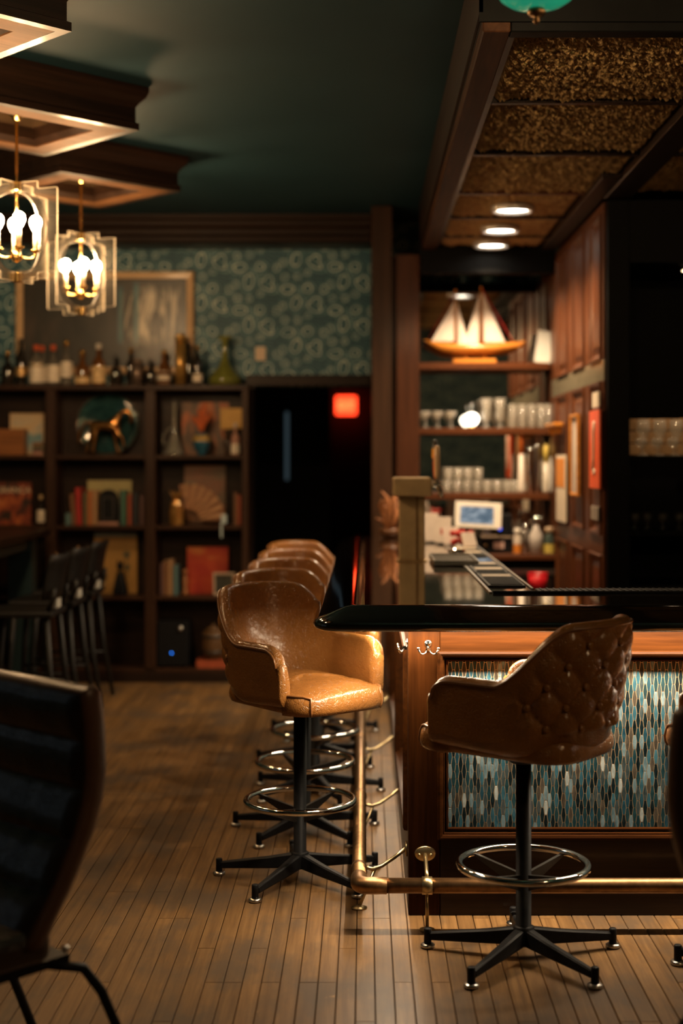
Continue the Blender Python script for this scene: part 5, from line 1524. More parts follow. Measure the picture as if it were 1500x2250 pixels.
def dark_stool(y, label):
    """faces -x; curved back on the +x side"""
    t = thing('high_chair', label, 'chair', (-1.93, y, 0), 0, 'dark chairs at the high table')
    MB().box(-.20, .20, -.20, .20, .70, .735, .01, seg=2).build('seat', BW_, t)
    rows = []
    for z, x in ((.80, .19), (.86, .20), (.93, .21), (1.0, .225), (1.05, .24)):
        rows.append([(x + .0 - .05 * (v_ / .2) ** 2, v_, z) for v_ in [-.2 + .05 * q for q in range(9)]] + [(x + .018 - .05 * (v_ / .2) ** 2, v_, z) for v_ in [.2 - .05 * q for q in range(9)]])
    mb = MB().grid(rows, closed=True)
    for r0 in (0, 4): mb.f.append(tuple(range(r0 * 18, r0 * 18 + 18))); mb.m.append(0); mb.s.append(False)
    mb.build('backrest', BW_, t)
    for s in (-1, 1): MB().tube([(.17, s * .16, .735), (.20, s * .165, .80), (.205, s * .165, .86)], .014, 8).build('back_post', BW_, t)
    # pale pad between the posts, rounded on top
    pts = [(-.055, .742)] + [(-.055 * cos(pi * q / 10), .80 + .045 * sin(pi * q / 10)) for q in range(11)] + [(.055, .742)]
    MB().prism(pts, .176, .196, 'x').build('lumbar_pad', PADM, t)
    for sx in (-1, 1):
        for sy in (-1, 1):
            MB().tube([(sx * .16, sy * .16, .70), (sx * .19, sy * .19, .35), (sx * .25 if sx > 0 else sx * .21, sy * .215, .012)], [.019, .017, .013], 10).lathe([(0, 0), (.014, 0), (.014, .012), (0, .012)], (sx * .25 if sx > 0 else sx * .21, sy * .215, 0), 10).build('leg', BW_, t)
    for sy in (-1, 1): MB().tube([(-.185, sy * .185, .30), (.195, sy * .185, .30)], .010, 8).build('stretcher', BW_, t)
    MB().tube([(-.19, -.19, .24), (-.19, .19, .24)], .010, 8).build('foot_bar', BW_, t)
    MB().sphere((.215, -.155, 1.055), .010, 10).build('brass_stud', BRASS, t)
dark_stool(8.08, 'black wooden high chair nearest the camera at the dark table')
dark_stool(8.68, 'black wooden high chair in the middle of three at the dark table')
dark_stool(9.30, 'black wooden high chair nearest the bookcase at the dark table')

# ================================================================ FOREGROUND LEATHER CHAIRS
DLE = mk_leather('dark_brown_leather', (0.020, 0.012, 0.008), (0.034, 0.019, 0.012), .30, .30, .35)
EDG = mk_leather('brown_leather_edge', (0.062, 0.026, 0.011), (0.09, 0.038, 0.016), .4, .2, .1)
def back_x(z):
    pr = [(.40, .19), (.47, .150), (.55, .096), (.66, .038), (.74, .010), (.81, 0.0), (.92, .004), (1.03, .018)]
    for (z0, x0), (z1, x1) in zip(pr, pr[1:]):
        if z0 <= z <= z1:
            u = (z - z0) / (z1 - z0); return x0 + (x1 - x0) * u
    return pr[-1][1]
def make_lounge():
    t = thing('leather_chair', 'x', 'chair', (0, 0, 0), 0, 'dark leather chairs in the foreground')
    BX_ = -.20; hw = .235; nch = 5; z0, z1 = .42, 1.005
    ch = (z1 - z0) / nch
    # channel-tufted front face, one mesh for each channel
    for c in range(nch):
        rows = []
        for j in range(9):
            u = j / 8; z = z0 + (c + u) * ch
            bul = .016 * (max(0, sin(pi * u))) ** .5
            row = []
            for q in range(21):
                y = -hw + 2 * hw * q / 20
                e = min(1, (hw - abs(y)) / .03); sid = math.sqrt(max(0, 1 - (1 - e) ** 2)) if e < 1 else 1
                wr = .0035 * mnoise.noise(Vector((y * 30, z * 9, c)))
                row.append((BX_ + back_x(z) + .012 + bul * sid + wr * sid, y, z))
            rows.append(row)
        MB().grid(rows).build('channel', DLE, t)
    # back body with rounded edge
    rows = []
    for j in range(25):
        z = z0 + (z1 - z0) * j / 24; x = BX_ + back_x(z)
        th = .070; r = []
        for q in range(7):
            a = pi * q / 6 - pi / 2
            r.append((x - th / 2 + .012 + (th / 2) * -sin(a) * 1.0, hw + .012 * cos(a), z))
        r = [(x + .012, hw, z), (x + .008, hw + .009, z), (x - .015, hw + .014, z), (x - .04, hw + .010, z), (x - .058, hw - .004, z), (x - .062, hw - .03, z), (x - .062, -hw + .03, z), (x - .058, -hw + .004, z), (x - .04, -hw - .010, z), (x - .015, -hw - .014, z), (x + .008, -hw - .009, z), (x + .012, -hw, z)]
        rows.append(r)
    x = BX_ + back_x(z1)
    for (k_, dz) in ((.75, .010), (.4, .016)):
        rows.append([(x - .025 + (p[0] - x + .025) * k_, p[1] * (1 - (1 - k_) * .03), z1 + dz) for p in rows[24]])
    mb = MB().grid(rows, closed=True)
    n_ = 12; mb.f.append(tuple(range((len(rows) - 1) * n_, len(rows) * n_))); mb.m.append(0); mb.s.append(True)
    mb.f.append(tuple(range(n_))); mb.m.append(0); mb.s.append(False)
    mb.build('backrest', EDG, t)
    MB().box(-.10, .27, -hw - .005, hw + .005, .375, .462, .03, seg=3).build('seat_cushion', DLE, t)
    MB().box(-.16, .25, -hw + .02, hw - .02, .352, .3745).build('seat_frame', BLACKM, t)
    for s in (-1, 1):
        MB().tube([(-.10, s * .205, .362), (-.20, s * .215, .33), (-.25, s * .222, .26), (-.36, s * .235, .008)], .0125, 10).build('leg', BLACKM, t)
        MB().tube([(.18, s * .205, .362), (.23, s * .212, .34), (.25, s * .216, .28), (.30, s * .225, .008)], .0125, 10).build('leg', BLACKM, t)
        MB().sphere((-.13, s * .2395, .40), .010, 10).build('rivet', STEEL, t)
    return t
lo = make_lounge()
lo.location = (-0.985, 3.50, 0); lo.rotation_euler = (0, 0, R(227)); lo['label'] = 'dark brown channel-tufted leather chair in the lower left foreground'
l2 = copy_tree(lo)
l2.location = (1.03, 3.20, 0); l2.rotation_euler = (0, 0, R(-47)); l2['label'] = 'dark leather chair barely showing at the right edge of the picture'

# ================================================================ ON THE BAR TOP
# draught beer tower
td = 7.10
tx = px(904, td)
TOWER = M('brushed_bronze', (0.50, 0.35, 0.18), .42, 0.4, var=.14, vscale=14)
t = thing('beer_tower', 'square bronze T-shaped beer tap tower standing on the bar', 'beer tower', (tx, td, DECK + .0005))
k = td / F
MB().box(-28 * k, 28 * k, -.060, .060, 0.006, 143 * k, .005).build('column', TOWER, t)
MB().box(-33 * k, 33 * k, -.07, .07, 0, 0.0058, .002).build('base_plate', TOWER, t)
MB().box(-41 * k, 41 * k, -.16, .16, 143.2 * k, 183 * k, .006).build('cross_head', TOWER, t)
MB().box(9 * k, 13 * k, -.0625, -.0601, 4 * k, 140 * k).build('seam_strip', BRASS, t)
hx = 41 * k
HND = [(-.11, M('tan_tap_handle', (.62, .42, .24), .35, var=.1), .16, 'tan'), (0.0, M('orange_tap_handle', (.62, .12, .03), .35, var=.1), .12, 'orange'), (.11, CAP_K, .19, 'black')]
for (yy, hm, hh_, nm) in HND:
    f_ = MB().tube([(hx - .004, yy, 168 * k), (hx + .035, yy, 168 * k)], .012, 10).tube([(hx + .03, yy, 168 * k), (hx + .045, yy, 160 * k), (hx + .055, yy, 140 * k)], [.012, .010, .008], 10).sphere((hx + .028, yy, 173 * k), .016, 10).build('faucet', CHROME, t)
    MB().lathe([(0, 0), (.010, 0), (.013, .03), (.015, hh_ * .6), (.012, hh_), (0, hh_ + .004)], (hx + .028, yy, 181 * k), 12).build('tap_handle', hm, f_)
MB().lathe([(.0158, .10), (.0165, .105), (.0165, .145), (.0155, .15)], (hx + .028, .11, 181 * k), 12).build('yellow_band', M('amber_band', (.7, .33, .04), .3, var=.1), t)
# drip tray
t = thing('drip_tray', 'shallow steel drip tray below the beer taps', 'tray', (px(995, 6.98), 6.98, DECK + .0065))
MB().frame(-.105, .105, -.26, .26, [(0, 0), (0, .022), (.006, .022), (.008, .006), (.03, .006)], M=Matrix.Rotation(-pi / 2, 4, 'X')).build('tray_rim', STEEL, t)
MB().box(-.098, .098, -.252, .252, .0, .004).build('tray_floor', STEEL, t)
for q in range(15): MB().box(-.094, .094, -.238 + q * .034, -.232 + q * .034, .0085, .0125).build('grate_bar', STEEL, t)
# rubber bar mats
RUB = M('black_rubber', (.012, .012, .012), .55, var=.2); MATL = M('cream_mat_print', (.60, .48, .34), .5, var=.15, vscale=30)
def bar_mat(cx, cy, w_, l_, label, rz=0, prints=((0, .12),)):
    t = thing('bar_mat', label, 'bar mat', (cx, cy, DECK + .0005), rz, 'rubber mats along the bar gutter')
    MB().box(-w_ / 2, w_ / 2, -l_ / 2, l_ / 2, 0, .006, .002).build('mat_base', RUB, t)
    n = int(l_ / .026)
    rib = MB().box(-w_ / 2 + .012, w_ / 2 - .012, -.0035, .0035, .0062, .0095).mesh('rib', RUB)
    for q in range(n):
        y = -l_ / 2 + .018 + q * (l_ - .036) / max(1, n - 1)
        if any(abs(y - p[0]) < p[1] / 2 + .004 for p in prints): continue
        link('rib', rib, t, (0, y, 0))
    for p in prints: MB().box(-w_ / 2 + .014, w_ / 2 - .014, p[0] - p[1] / 2, p[0] + p[1] / 2, .0062, .0088, .001).build('printed_plate', MATL, t)
bar_mat(.566, 5.95, .15, .62, 'black ribbed bar mat nearest the inner bar corner', 0, ((.16, .12),))
bar_mat(.566, 6.62, .15, .62, 'black ribbed bar mat second from the inner bar corner', 0, ((-.12, .13), (.2, .12)))
bar_mat(.566, 7.75, .15, .70, 'black ribbed bar mat farthest along the gutter', 0, ((-.1, .12), (.22, .12)))
t = bar_mat(1.05, 5.445, .13, .78, 'black bar mat lying crosswise behind the front bar, cut by the right edge', pi / 2, ())
# folded napkins
NAP = M('white_napkin', (.72, .62, .54), .7, var=.06); NAPR = M('red_napkin', (.55, .03, .02), .6, var=.2)
def napkin(x, y, d, w_, h_, rz, lean, mat, label):
    p = at(x, y, d)
    t = thing('napkin_stack', label, 'napkins', (p.x, d, DECK + .0105), rz, 'napkins and papers by the taps', rot=(lean, 0, rz))
    for q in range(4):
        MB().box(-w_ / 2 + q * .003, w_ / 2 - q * .002, -.012 + q * .006, -.008 + q * .006, 0, h_ - q * .006, .0015).build('folded_sheet', mat if q else NAP, t)
    return t
napkin(947, 1185, 8.62, .085, .17, R(10), R(-8), NAP, 'tall white napkin stack left of the red flower')
napkin(972, 1185, 8.45, .10, .155, R(-8), R(-14), NAP, 'second white napkin stack with a red mark')
napkin(992, 1185, 8.25, .10, .105, R(15), R(-20), NAP, 'low leaning white napkin stack beside the red flower')
MB().box(-.012, .012, -.0135, -.0122, .05, .085).build('red_mark', NAPR, bpy.data.objects['napkin_stack.001'])
t = thing('red_flower', 'bright red paper flower among the napkins', 'flower', (px(1012, 8.2), 8.2, DECK + .0105))
for q in range(14):
    a = q * 2.4; r_ = .012 + .0035 * q
    MB().sphere((r_ * cos(a), r_ * sin(a) * .7, .045 + .03 * cos(q)), (.020, .012, .018), 8, M=None).build('petal', NAPR, t)
MB().tube([(0, 0, .0), (0, 0, .05)], .006, 6).build('stalk', M('green_stalk', (.03, .08, .02), .6, var=.2), t)
t = napkin(1032, 1188, 8.05, .09, .085, R(30), R(-25), NAP, 'crumpled white napkin stack right of the red flower')
t = thing('steel_dish', 'small bright steel dish on the gutter behind the drip tray', 'dish', (px(1003, 7.35), 7.36, DECK + .0065))
MB().lathe([(0, 0), (.03, 0), (.045, .02), (.048, .034), (.046, .034), (.042, .02), (.028, .004), (0, .004)], n=20).build('bowl', CHROME, t)
# curling plant at the far end of the bar
t = thing('dried_arrangement', 'dried orange-brown branches in a bowl behind the beer tower', 'arrangement', (px(858, 9.2), 9.2, DECK + .0005))
MB().lathe([(0, 0), (.04, 0), (.07, .03), (.075, .06), (.07, .06), (.05, .03), (0, .02)], n=18).build('bowl', M('brown_bowl', (.12, .05, .02), .3, var=.2), t)
rr_ = random.Random(3)
DRY = M('dried_twig', (.34, .13, .045), .6, var=.3)
for q in range(11):
    a = rr_.uniform(0, 2 * pi); h_ = rr_.uniform(.12, .30); s_ = rr_.uniform(.03, .08)
    MB().tube([(.02 * cos(a), .02 * sin(a), .02), (s_ * .6 * cos(a), s_ * .6 * sin(a), h_ * .5), (s_ * cos(a + .5), s_ * sin(a + .5), h_ * .85), (s_ * 1.3 * cos(a + 1.1), s_ * 1.3 * sin(a + 1.1), h_)], [.004, .009, .012, .004], 7).build('branch', DRY, t)
# ================================================================ BACK BAR
BBY = 9.62; BBX0, BBX1 = .374, 1.268
mirror = thing('bar_mirror', 'large mirror behind the back bar shelves', 'mirror', ((BBX0 + BBX1) / 2, 9.985, .96))
MIRM = M('mirror_silver', (.62, .60, .56), .02, 1.0, var=0)
MB().box(BBX0 - (BBX0 + BBX1) / 2, BBX1 - (BBX0 + BBX1) / 2, 0, .01, 0, 1.86).build('mirror_glass', MIRM, mirror)
MB().box(BBX0 - (BBX0 + BBX1) / 2, BBX1 - (BBX0 + BBX1) / 2, .0105, .02, 0, 1.86).build('backing', BLACKW, mirror)
shelf_z = {1: pz(797, 9.72), 2: pz(940, 9.72), 3: pz(1083, 9.72)}
SHLAB = {1: 'top wooden back bar shelf under the model ship', 2: 'middle wooden back bar shelf holding stemware', 3: 'lowest wooden back bar shelf holding tumblers'}
for k_, z in shelf_z.items():
    t = thing('bar_shelf', SHLAB[k_], 'shelf', ((BBX0 + BBX1) / 2, 9.83, z - .045), 0, 'back bar shelves')
    w_ = (BBX1 - BBX0) / 2 - .001
    MB().box(-w_, w_, -.10, .154, .012, .045, .002).build('shelf_board', W_X, t)
    MB().box(-w_, w_, -.118, -.1005, 0, .0455, .003).build('front_lip', W_X, t)
cz = pz(1216, 9.55)
t = thing('back_counter', 'dark back bar counter with cabinets below', 'counter', ((BBX0 + BBX1) / 2, 9.75, 0))
w_ = (BBX1 - BBX0) / 2 - .001
MB().box(-w_, w_, -.32, .23, cz - .035, cz, .003).build('counter_top', W_X, t)
MB().box(-w_, w_, -.28, .23, 0, cz - .0355).build('cabinet', BLACKW, t)
MB().box(-w_, w_, -.29, -.2805, cz - .14, cz - .10, .002).build('steel_strip', STEEL, t)
for s in (-1, 1): MB().box(-.43 if s < 0 else .005, -.005 if s < 0 else .43, -.292, -.2805, .08, cz - .16, .002).build('cabinet_door', D_Z, t)
S1, S2, S3 = shelf_z[1], shelf_z[2], shelf_z[3]
CZ = cz

# ---- model ship
k = 9.78 / F
hx = px(1043, 9.78)
t = thing('model_ship', 'wooden two-masted model ship with white sails on the top shelf', 'model ship', (hx, 9.78, S1 + .0005))
OW = wood('orange_varnish_wood', (.62, .23, .035), 'x', .3, .5, .3)
MB().box(-48 * k, 46 * k, -.035, .035, 0, 9 * k, .002).build('stand', OW, t)
for x in (-20, 22): MB().tube([(x * k, 0, 9 * k), (x * k, 0, 22 * k)], .006, 8).build('stand_post', GOLD, t)
rows = []
for (x, wd, zk, zs) in ((-106, .5, 44, 50), (-92, 4, 36, 48), (-70, 9, 24, 44), (-35, 12, 20, 41), (5, 13, 20, 40), (45, 12, 22, 42), (75, 8, 28, 45), (95, 4, 33, 47), (108, 1.5, 38, 48)):
    rows.append([(x * k, wd * k * sin(a) * (0.6 + .4 * abs(sin(a))), (zs - (zs - zk) * cos(a) ** 2 if abs(a) < pi / 2 else zs) * k) for a in [-pi / 2 + pi * q / 10 for q in range(11)]])
rows2 = []
for (x, wd, zk, zs) in ((-106, .8, 44, 50), (-92, 4, 36, 48), (-70, 9, 24, 44), (-35, 12, 20, 41), (5, 13, 20, 40), (45, 12, 22, 42), (75, 8, 28, 45), (95, 4, 33, 47), (108, 1.5, 38, 48)):
    sec = [(-wd, zs), (-wd * .95, zs - (zs - zk) * .5), (-wd * .5, zk + 1.5), (0, zk), (wd * .5, zk + 1.5), (wd * .95, zs - (zs - zk) * .5), (wd, zs)]
    rows2.append([(x * k, a * k, b * k) for a, b in sec])
mb = MB().grid(rows2, closed=True)
n_ = 7
mb.f.append(tuple(range(n_))); mb.m.append(0); mb.s.append(False); mb.f.append(tuple(range(8 * n_, 9 * n_))); mb.m.append(0); mb.s.append(False)
mb.build('hull', OW, t)
MB().tube([(-100 * k, 0, 48 * k), (-112 * k, 0, 51 * k)], 1.5 * k, 6).build('bowsprit', OW, t)
MB().tube([(100 * k, 0, 45 * k), (109 * k, 0, 46 * k)], [3 * k, 4 * k], 8).build('stern_block', OW, t)
mast = [(-43, 158), (14, 164)]
for (x, z) in mast: MB().tube([(x * k, 0, 38 * k), (x * k, 0, z * k)], [2.2 * k, 1.4 * k], 8).build('mast', OW, t)
SAIL = M('white_sail_cloth', (.80, .68, .60), .7, var=.06)
def sail(pts, bow=.015):
    (x0, z0), (x1, z1), (x2, z2) = pts; rows = []; n = 9
    for i in range(n + 1):
        u = i / n; r = []
        for j in range(n + 1):
            v_ = j / n
            ax, az = x0 + (x1 - x0) * u, z0 + (z1 - z0) * u; bx_, bz = x0 + (x2 - x0) * u, z0 + (z2 - z0) * u
            x, z = ax + (bx_ - ax) * v_, az + (bz - az) * v_
            r.append((x * k, -.004 - bow * sin(pi * v_) * u, z * k))
        rows.append(r)
    a = MB().grid(rows); b = [(p[0], p[1] + .0015, p[2]) for p in a.v]
    o_ = len(a.v); m_ = len(a.f)
    a.v += b
    for q in list(a.f[:m_]): a.f.append(tuple(i + o_ for i in reversed(q))); a.m.append(0); a.s.append(True)
    return a.build('sail', SAIL, t)
sail(((-44.5, 138), (-96, 48), (-46, 48))); sail(((-40, 138), (-38, 36), (-12, 36))); sail(((11, 156), (-26, 36), (8, 36))); sail(((17, 156), (20, 46), (66, 46)))
RIG = M('red_rigging', (.38, .03, .03), .5, var=.1)
MB().tube([(-43 * k, 0, 156 * k), (-104 * k, 0, 50 * k)], .9 * k, 5).build('stay', RIG, t)
MB().tube([(15 * k, 0, 163 * k), (84 * k, 0, 47 * k)], 1.8 * k, 5).build('stay', RIG, t)
for (x, z) in mast: MB().sphere((x * k, 0, (z + 2) * k), 3 * k, 8).build('mast_top', OW, t)
# menu card at the right end of the top shelf
t = thing('menu_card', 'tilted white card propped at the right end of the top shelf', 'card', (px(1190, 9.76), 9.76, S1 + .001), 0, rot=(R(-10), R(9), 0))
k = 9.76 / F
MB().box(-17 * k, 17 * k, 0, .008, 0, 72 * k, .002).build('card_sheet', M('white_card', (.74, .72, .66), .4, var=.03), t)
MB().frame(-18 * k, 18 * k, -1 * k + .003, 73 * k, [(0, -.01), (0, .003), (2 * k, .003), (2 * k, 0)], -.0005).build('card_frame', CAP_W, t)

# ---- stemware, middle shelf
def glass(kind, X, y, z, h, r, label, group, mat=None):
    t = thing({'coupe': 'coupe_glass', 'hurricane': 'hurricane_glass', 'tumbler': 'tall_tumbler', 'rocks': 'rocks_glass', 'goblet': 'stem_goblet'}[kind], label, 'glass', (X, y, z + .0005), 0, group)
    m = mat or MILKG
    if kind == 'coupe':
        MB().lathe([(0, 0), (r * .75, 0), (r * .7, .004), (.006, .010), (.005, h * .5), (.012, h * .55), (r * .9, h * .78), (r, h), (r * .96, h), (r * .85, h * .8), (0, h * .6)], n=18).build('bowl_and_stem', m, t)
    elif kind == 'hurricane':
        MB().lathe([(0, 0), (r * .8, 0), (r * .7, .006), (.010, .015), (.012, h * .15), (r * .85, h * .35), (r * .7, h * .6), (r, h), (r * .96, h), (r * .66, h * .6), (r * .8, h * .36), (0, h * .2)], n=18).build('bowl_and_stem', m, t)
    elif kind == 'goblet':
        MB().lathe([(0, 0), (r * .8, 0), (r * .7, .004), (.006, .010), (.006, h * .4), (r * .7, h * .5), (r, h * .7), (r * .85, h), (r * .82, h), (r * .95, h * .7), (0, h * .48)], n=16).build('bowl_and_stem', m, t)
    else:
        MB().lathe([(0, 0), (r * .9, 0), (r * .92, .006), (r, h), (r * .95, h), (r * .87, .012), (0, .012)], n=16).build('tumbler_body', m, t)
    return t
GS = 'stemware on the middle back bar shelf'
for x, lab in ((935, 'coupe glass at the left end of the middle shelf'), (962, 'coupe glass second from the left on the middle shelf'), (991, 'coupe glass third from the left on the middle shelf')):
    glass('coupe', px(x, 9.78), 9.78, S2, .115, .038, lab, GS)
for x, yy, lab in ((1068, 9.80, 'hurricane glass just right of the little globe'), (1098, 9.78, 'hurricane glass next to the row of tall tumblers')):
    glass('hurricane', px(x, yy), yy, S2, .205, .041, lab, GS)
for i, x in enumerate((1126, 1147, 1168, 1189, 1207)):
    glass('tumbler', px(x, 9.80), 9.80, S2, .165, .030, ('first', 'second', 'third', 'fourth', 'fifth')[i] + ' tall tumbler from the left on the middle shelf', GS)
# small glass globe on the shelf that emits a white glow
t = thing('glowing_globe', 'small round glass globe glowing white on the middle shelf', 'lamp', (px(1036, 9.76), 9.76, S2 + .0005))
MB().lathe([(0, 0), (.035, 0), (.037, .006), (.02, .014), (0, .016)], n=18).build('globe_foot', GOLD, t)
MB().lathe([(0, .016), (.03, .022), (.048, .05), (.050, .068), (.040, .09), (.018, .103), (0, .105)], n=20).build('glass_globe', E('globe_glow', (1.0, .86, .66), 7.0), t)
MB().lathe([(0, .1055), (.016, .1055), (.012, .13), (.010, .15), (0, .152)], n=14).build('globe_neck', GLASS, t)
MB().sphere((0, 0, .166), .013, 12).build('stopper', CHROME, t)
# ---- lower shelf: rocks glasses in two tiers and bar tools
GR = 'rocks glasses on the lowest back bar shelf'
n = 0
for i, x in enumerate((982, 1004, 1026, 1048, 1070, 1092, 1114, 1131)):
    glass('rocks', px(x, 9.77), 9.77, S3, .085, .031, ('first', 'second', 'third', 'fourth', 'fifth', 'sixth', 'seventh', 'eighth')[i] + ' rocks glass from the left, bottom tier of the lowest shelf', GR)
for i, x in enumerate((985, 1007, 1029, 1051)):
    glass('rocks', px(x, 9.77), 9.77, S3 + .0865, .085, .030, ('first', 'second', 'third', 'fourth')[i] + ' rocks glass from the left in the upper tier of the lowest shelf', GR)
kk = 9.76 / F
def tool_jar(x, wpx, top_y, mat, label, name='shaker_tin', cat='shaker', capm=None, taper=.8):
    r = wpx * kk / 2; h = pz(top_y, 9.76) - S3
    t = thing(name, label, cat, (px(x, 9.76), 9.76, S3 + .0005), 0, 'bar tools on the lowest shelf')
    if capm:
        MB().lathe([(0, 0), (r, 0), (r, .05 * h), (r * taper, .62 * h), (0, .62 * h)], n=16).build('body', mat, t)
        MB().lathe([(0, .6205 * h), (r * taper * .8, .6205 * h), (r * taper * .8, .97 * h), (0, h)], n=14).build('handle', capm, t)
    else:
        MB().lathe([(0, 0), (r * .8, 0), (r, h * .97), (r * 1.03, h), (r * .97, h), (r * .8, .01), (0, .01)], n=18).build('body', mat, t)
    return t
tool_jar(1145, 17, 946, M('white_ceramic', (.66, .58, .50), .3, var=.05), 'white bottle with long orange top at the left of the bar tools', 'sauce_bottle', 'bottle', M('orange_top', (.62, .13, .02), .4, var=.05), .65)
tool_jar(1164, 15, 985, CHROME, 'narrow chrome shaker beside the white and orange bottle')
tool_jar(1180, 16, 978, STEEL, 'steel shaker tin in the middle of the bar tools')
tool_jar(1199, 16, 975, M('frosted_bottle', (.5, .44, .36), .25, var=.1), 'frosted bottle with yellow cap among the bar tools', 'sauce_bottle', 'bottle', M('yellow_cap', (.62, .46, .10), .4, var=.05), .9)
tool_jar(1213, 11, 958, M('pale_bottle', (.52, .5, .46), .3, var=.1), 'slim pale bottle with cream top at the right end of the tools', 'sauce_bottle', 'bottle', M('cream_top', (.6, .46, .22), .4, var=.05), .9)

# ---- counter: tablet till, cash drawer, bottles
k = 9.5 / F
t = thing('till_tablet', 'white tablet till on a dark stand with bluish screen', 'till', (px(1052, 9.5), 9.5, CZ + .0005))
MB().lathe([(0, 0), (.07, 0), (.072, .006), (.02, .012), (0, .012)], n=20).tube([(0, 0, .01), (0, .015, .10), (0, .01, .26)], .014, 10).build('stand', BLACKM, t)
T = Matrix.Translation((-2 * k, -.01, 84 * k)) @ Matrix.Rotation(R(-14), 4, 'X') @ Matrix.Rotation(R(3), 4, 'Y')
ca = MB().box(-51 * k, 51 * k, -.006, .006, -28 * k, 30 * k, .0055, seg=2, M=T).build('tablet_case', M('white_plastic', (.72, .66, .58), .35, var=.03), t)
def mk_screen():
    m = bpy.data.materials.new('till_screen'); m.use_nodes = True; nt = m.node_tree; nt.nodes.clear(); g = NT(nt)
    e = g.n('ShaderNodeEmission'); o_ = g.n('ShaderNodeOutputMaterial')
    f = g.noise(g.mapping(g.obj(), (22, 22, 30)), 1.0, 3, .5, .3)
    g.link(g.ramp(f, [(.36, (.10, .15, .20)), (.52, (.24, .30, .36)), (.66, (.50, .56, .60))]), e.inputs[0]); e.inputs[1].default_value = .75
    g.link(e.outputs[0], o_.inputs[0]); return m
MB().box(-40 * k, 34 * k, -.0072, -.0061, -19 * k, 20 * k, M=T).build('screen', mk_screen(), ca)
MB().sphere((46 * k, -.012, 55 * k), .010, 10).build('blue_light', E('blue_reader_light', (.01, .08, 1.0), 2.5), t)
t = thing('cash_drawer', 'black cash drawer and printer under the tablet till', 'cash drawer', (px(1085, 9.62), 9.62, CZ + .0005))
MB().box(-.10, .12, -.03, .18, 0, .10, .004).build('drawer_case', BLACKM, t)
MB().box(-.11, .13, -.04, .19, .1005, .112, .002).build('drawer_lid', M('bronze_edge', (.25, .18, .12), .4, .5, var=.1), t)
MB().box(.03, .12, -.02, .12, .1125, .26, .006).build('printer', BLACKM, t)
MB().box(-.005, .065, -.0325, -.0302, .03, .075, .002).build('sticker', M('pink_sticker', (.55, .36, .30), .5, var=.3, vscale=60), t)
MB().lathe([(0, 0), (.010, 0), (.010, .01), (0, .012)], n=12, M=Matrix.Translation((-.06, -.0303, .05)) @ Matrix.Rotation(pi / 2, 4, 'X')).build('lock', BRASS, t)
def cbottle(x, wpx, top_y, body, cap, label, taper=.5, band=None):
    d = 9.52; r = wpx * d / F / 2; h = pz(top_y, d) - CZ
    t = thing('sauce_bottle', label, 'bottle', (px(x, d), d, CZ + .0005), 0, 'bottles on the back counter')
    MB().lathe([(0, 0), (r, 0), (r, .5 * h), (r * taper, .68 * h), (r * taper, .76 * h), (0, .76 * h)], n=16).build('body', body, t)
    MB().lathe([(0, .7605 * h), (r * taper * 1.1, .7605 * h), (r * taper, .97 * h), (0, h)], n=14).build('cap', cap, t)
    if band: MB().lathe([(r * 1.01, .03 * h), (r * 1.01, .36 * h)], n=16).build('label_band', band, t)
    return t
cbottle(1136, 18, 1160, M('white_squeeze', (.68, .58, .48), .35, var=.05), CAP_W, 'white squeeze bottle with orange label on the back counter', .8, M('orange_label', (.62, .2, .02), .5, var=.1))
cbottle(1152, 15, 1150, STEEL, CHROME, 'slim steel jigger bottle beside the white squeeze bottle', .9)
cbottle(1177, 30, 1133, M('pale_jar', (.52, .46, .42), .25, var=.15), CHROME, 'pale round jar with steel spout on the back counter', .45)
cbottle(1206, 24, 1157, M('dark_green_jar', (.05, .07, .06), .2, var=.2), M('brown_cap', (.3, .2, .12), .4, var=.1), 'dark green jar with yellow band at the right of the counter', .8, M('yellow_label', (.5, .38, .08), .5, var=.1))
MB().tube([(.004, 0, .20), (.02, 0, .235), (.05, 0, .25)], .006, 8).build('spout', CHROME, bpy.data.objects['sauce_bottle.005'])
t = thing('red_cup', 'bright red cup low behind the inner bar edge', 'cup', (px(1181, 8.9), 8.9, .74))
MB().lathe([(0, 0), (.05, 0), (.062, .13), (.058, .13), (.047, .006), (0, .006)], n=20).build('cup_body', M('red_plastic', (.6, .012, .02), .35, var=.05), t)
MB().lathe([(.0615, .124), (.065, .127), (.065, .133), (.0585, .132)], n=20).build('rim', bpy.data.materials['red_plastic'], t)
t = thing('bar_cart', 'dark low side cabinet behind the bar under the red cup', 'cabinet', (px(1181, 8.9), 8.95, 0))
MB().box(-.22, .15, -.15, .20, .04, .739, .004).build('cabinet_body', BLACKW, t)
for sx in (-.18, .11):
    for sy in (-.11, .16): MB().lathe([(0, 0), (.018, 0), (.018, .0398), (0, .0398)], (sx, sy, 0), 10).build('foot', BLACKM, t)
MB().box(-.20, .13, -.162, -.1505, .08, .70, .003).build('door', D_Z, t)

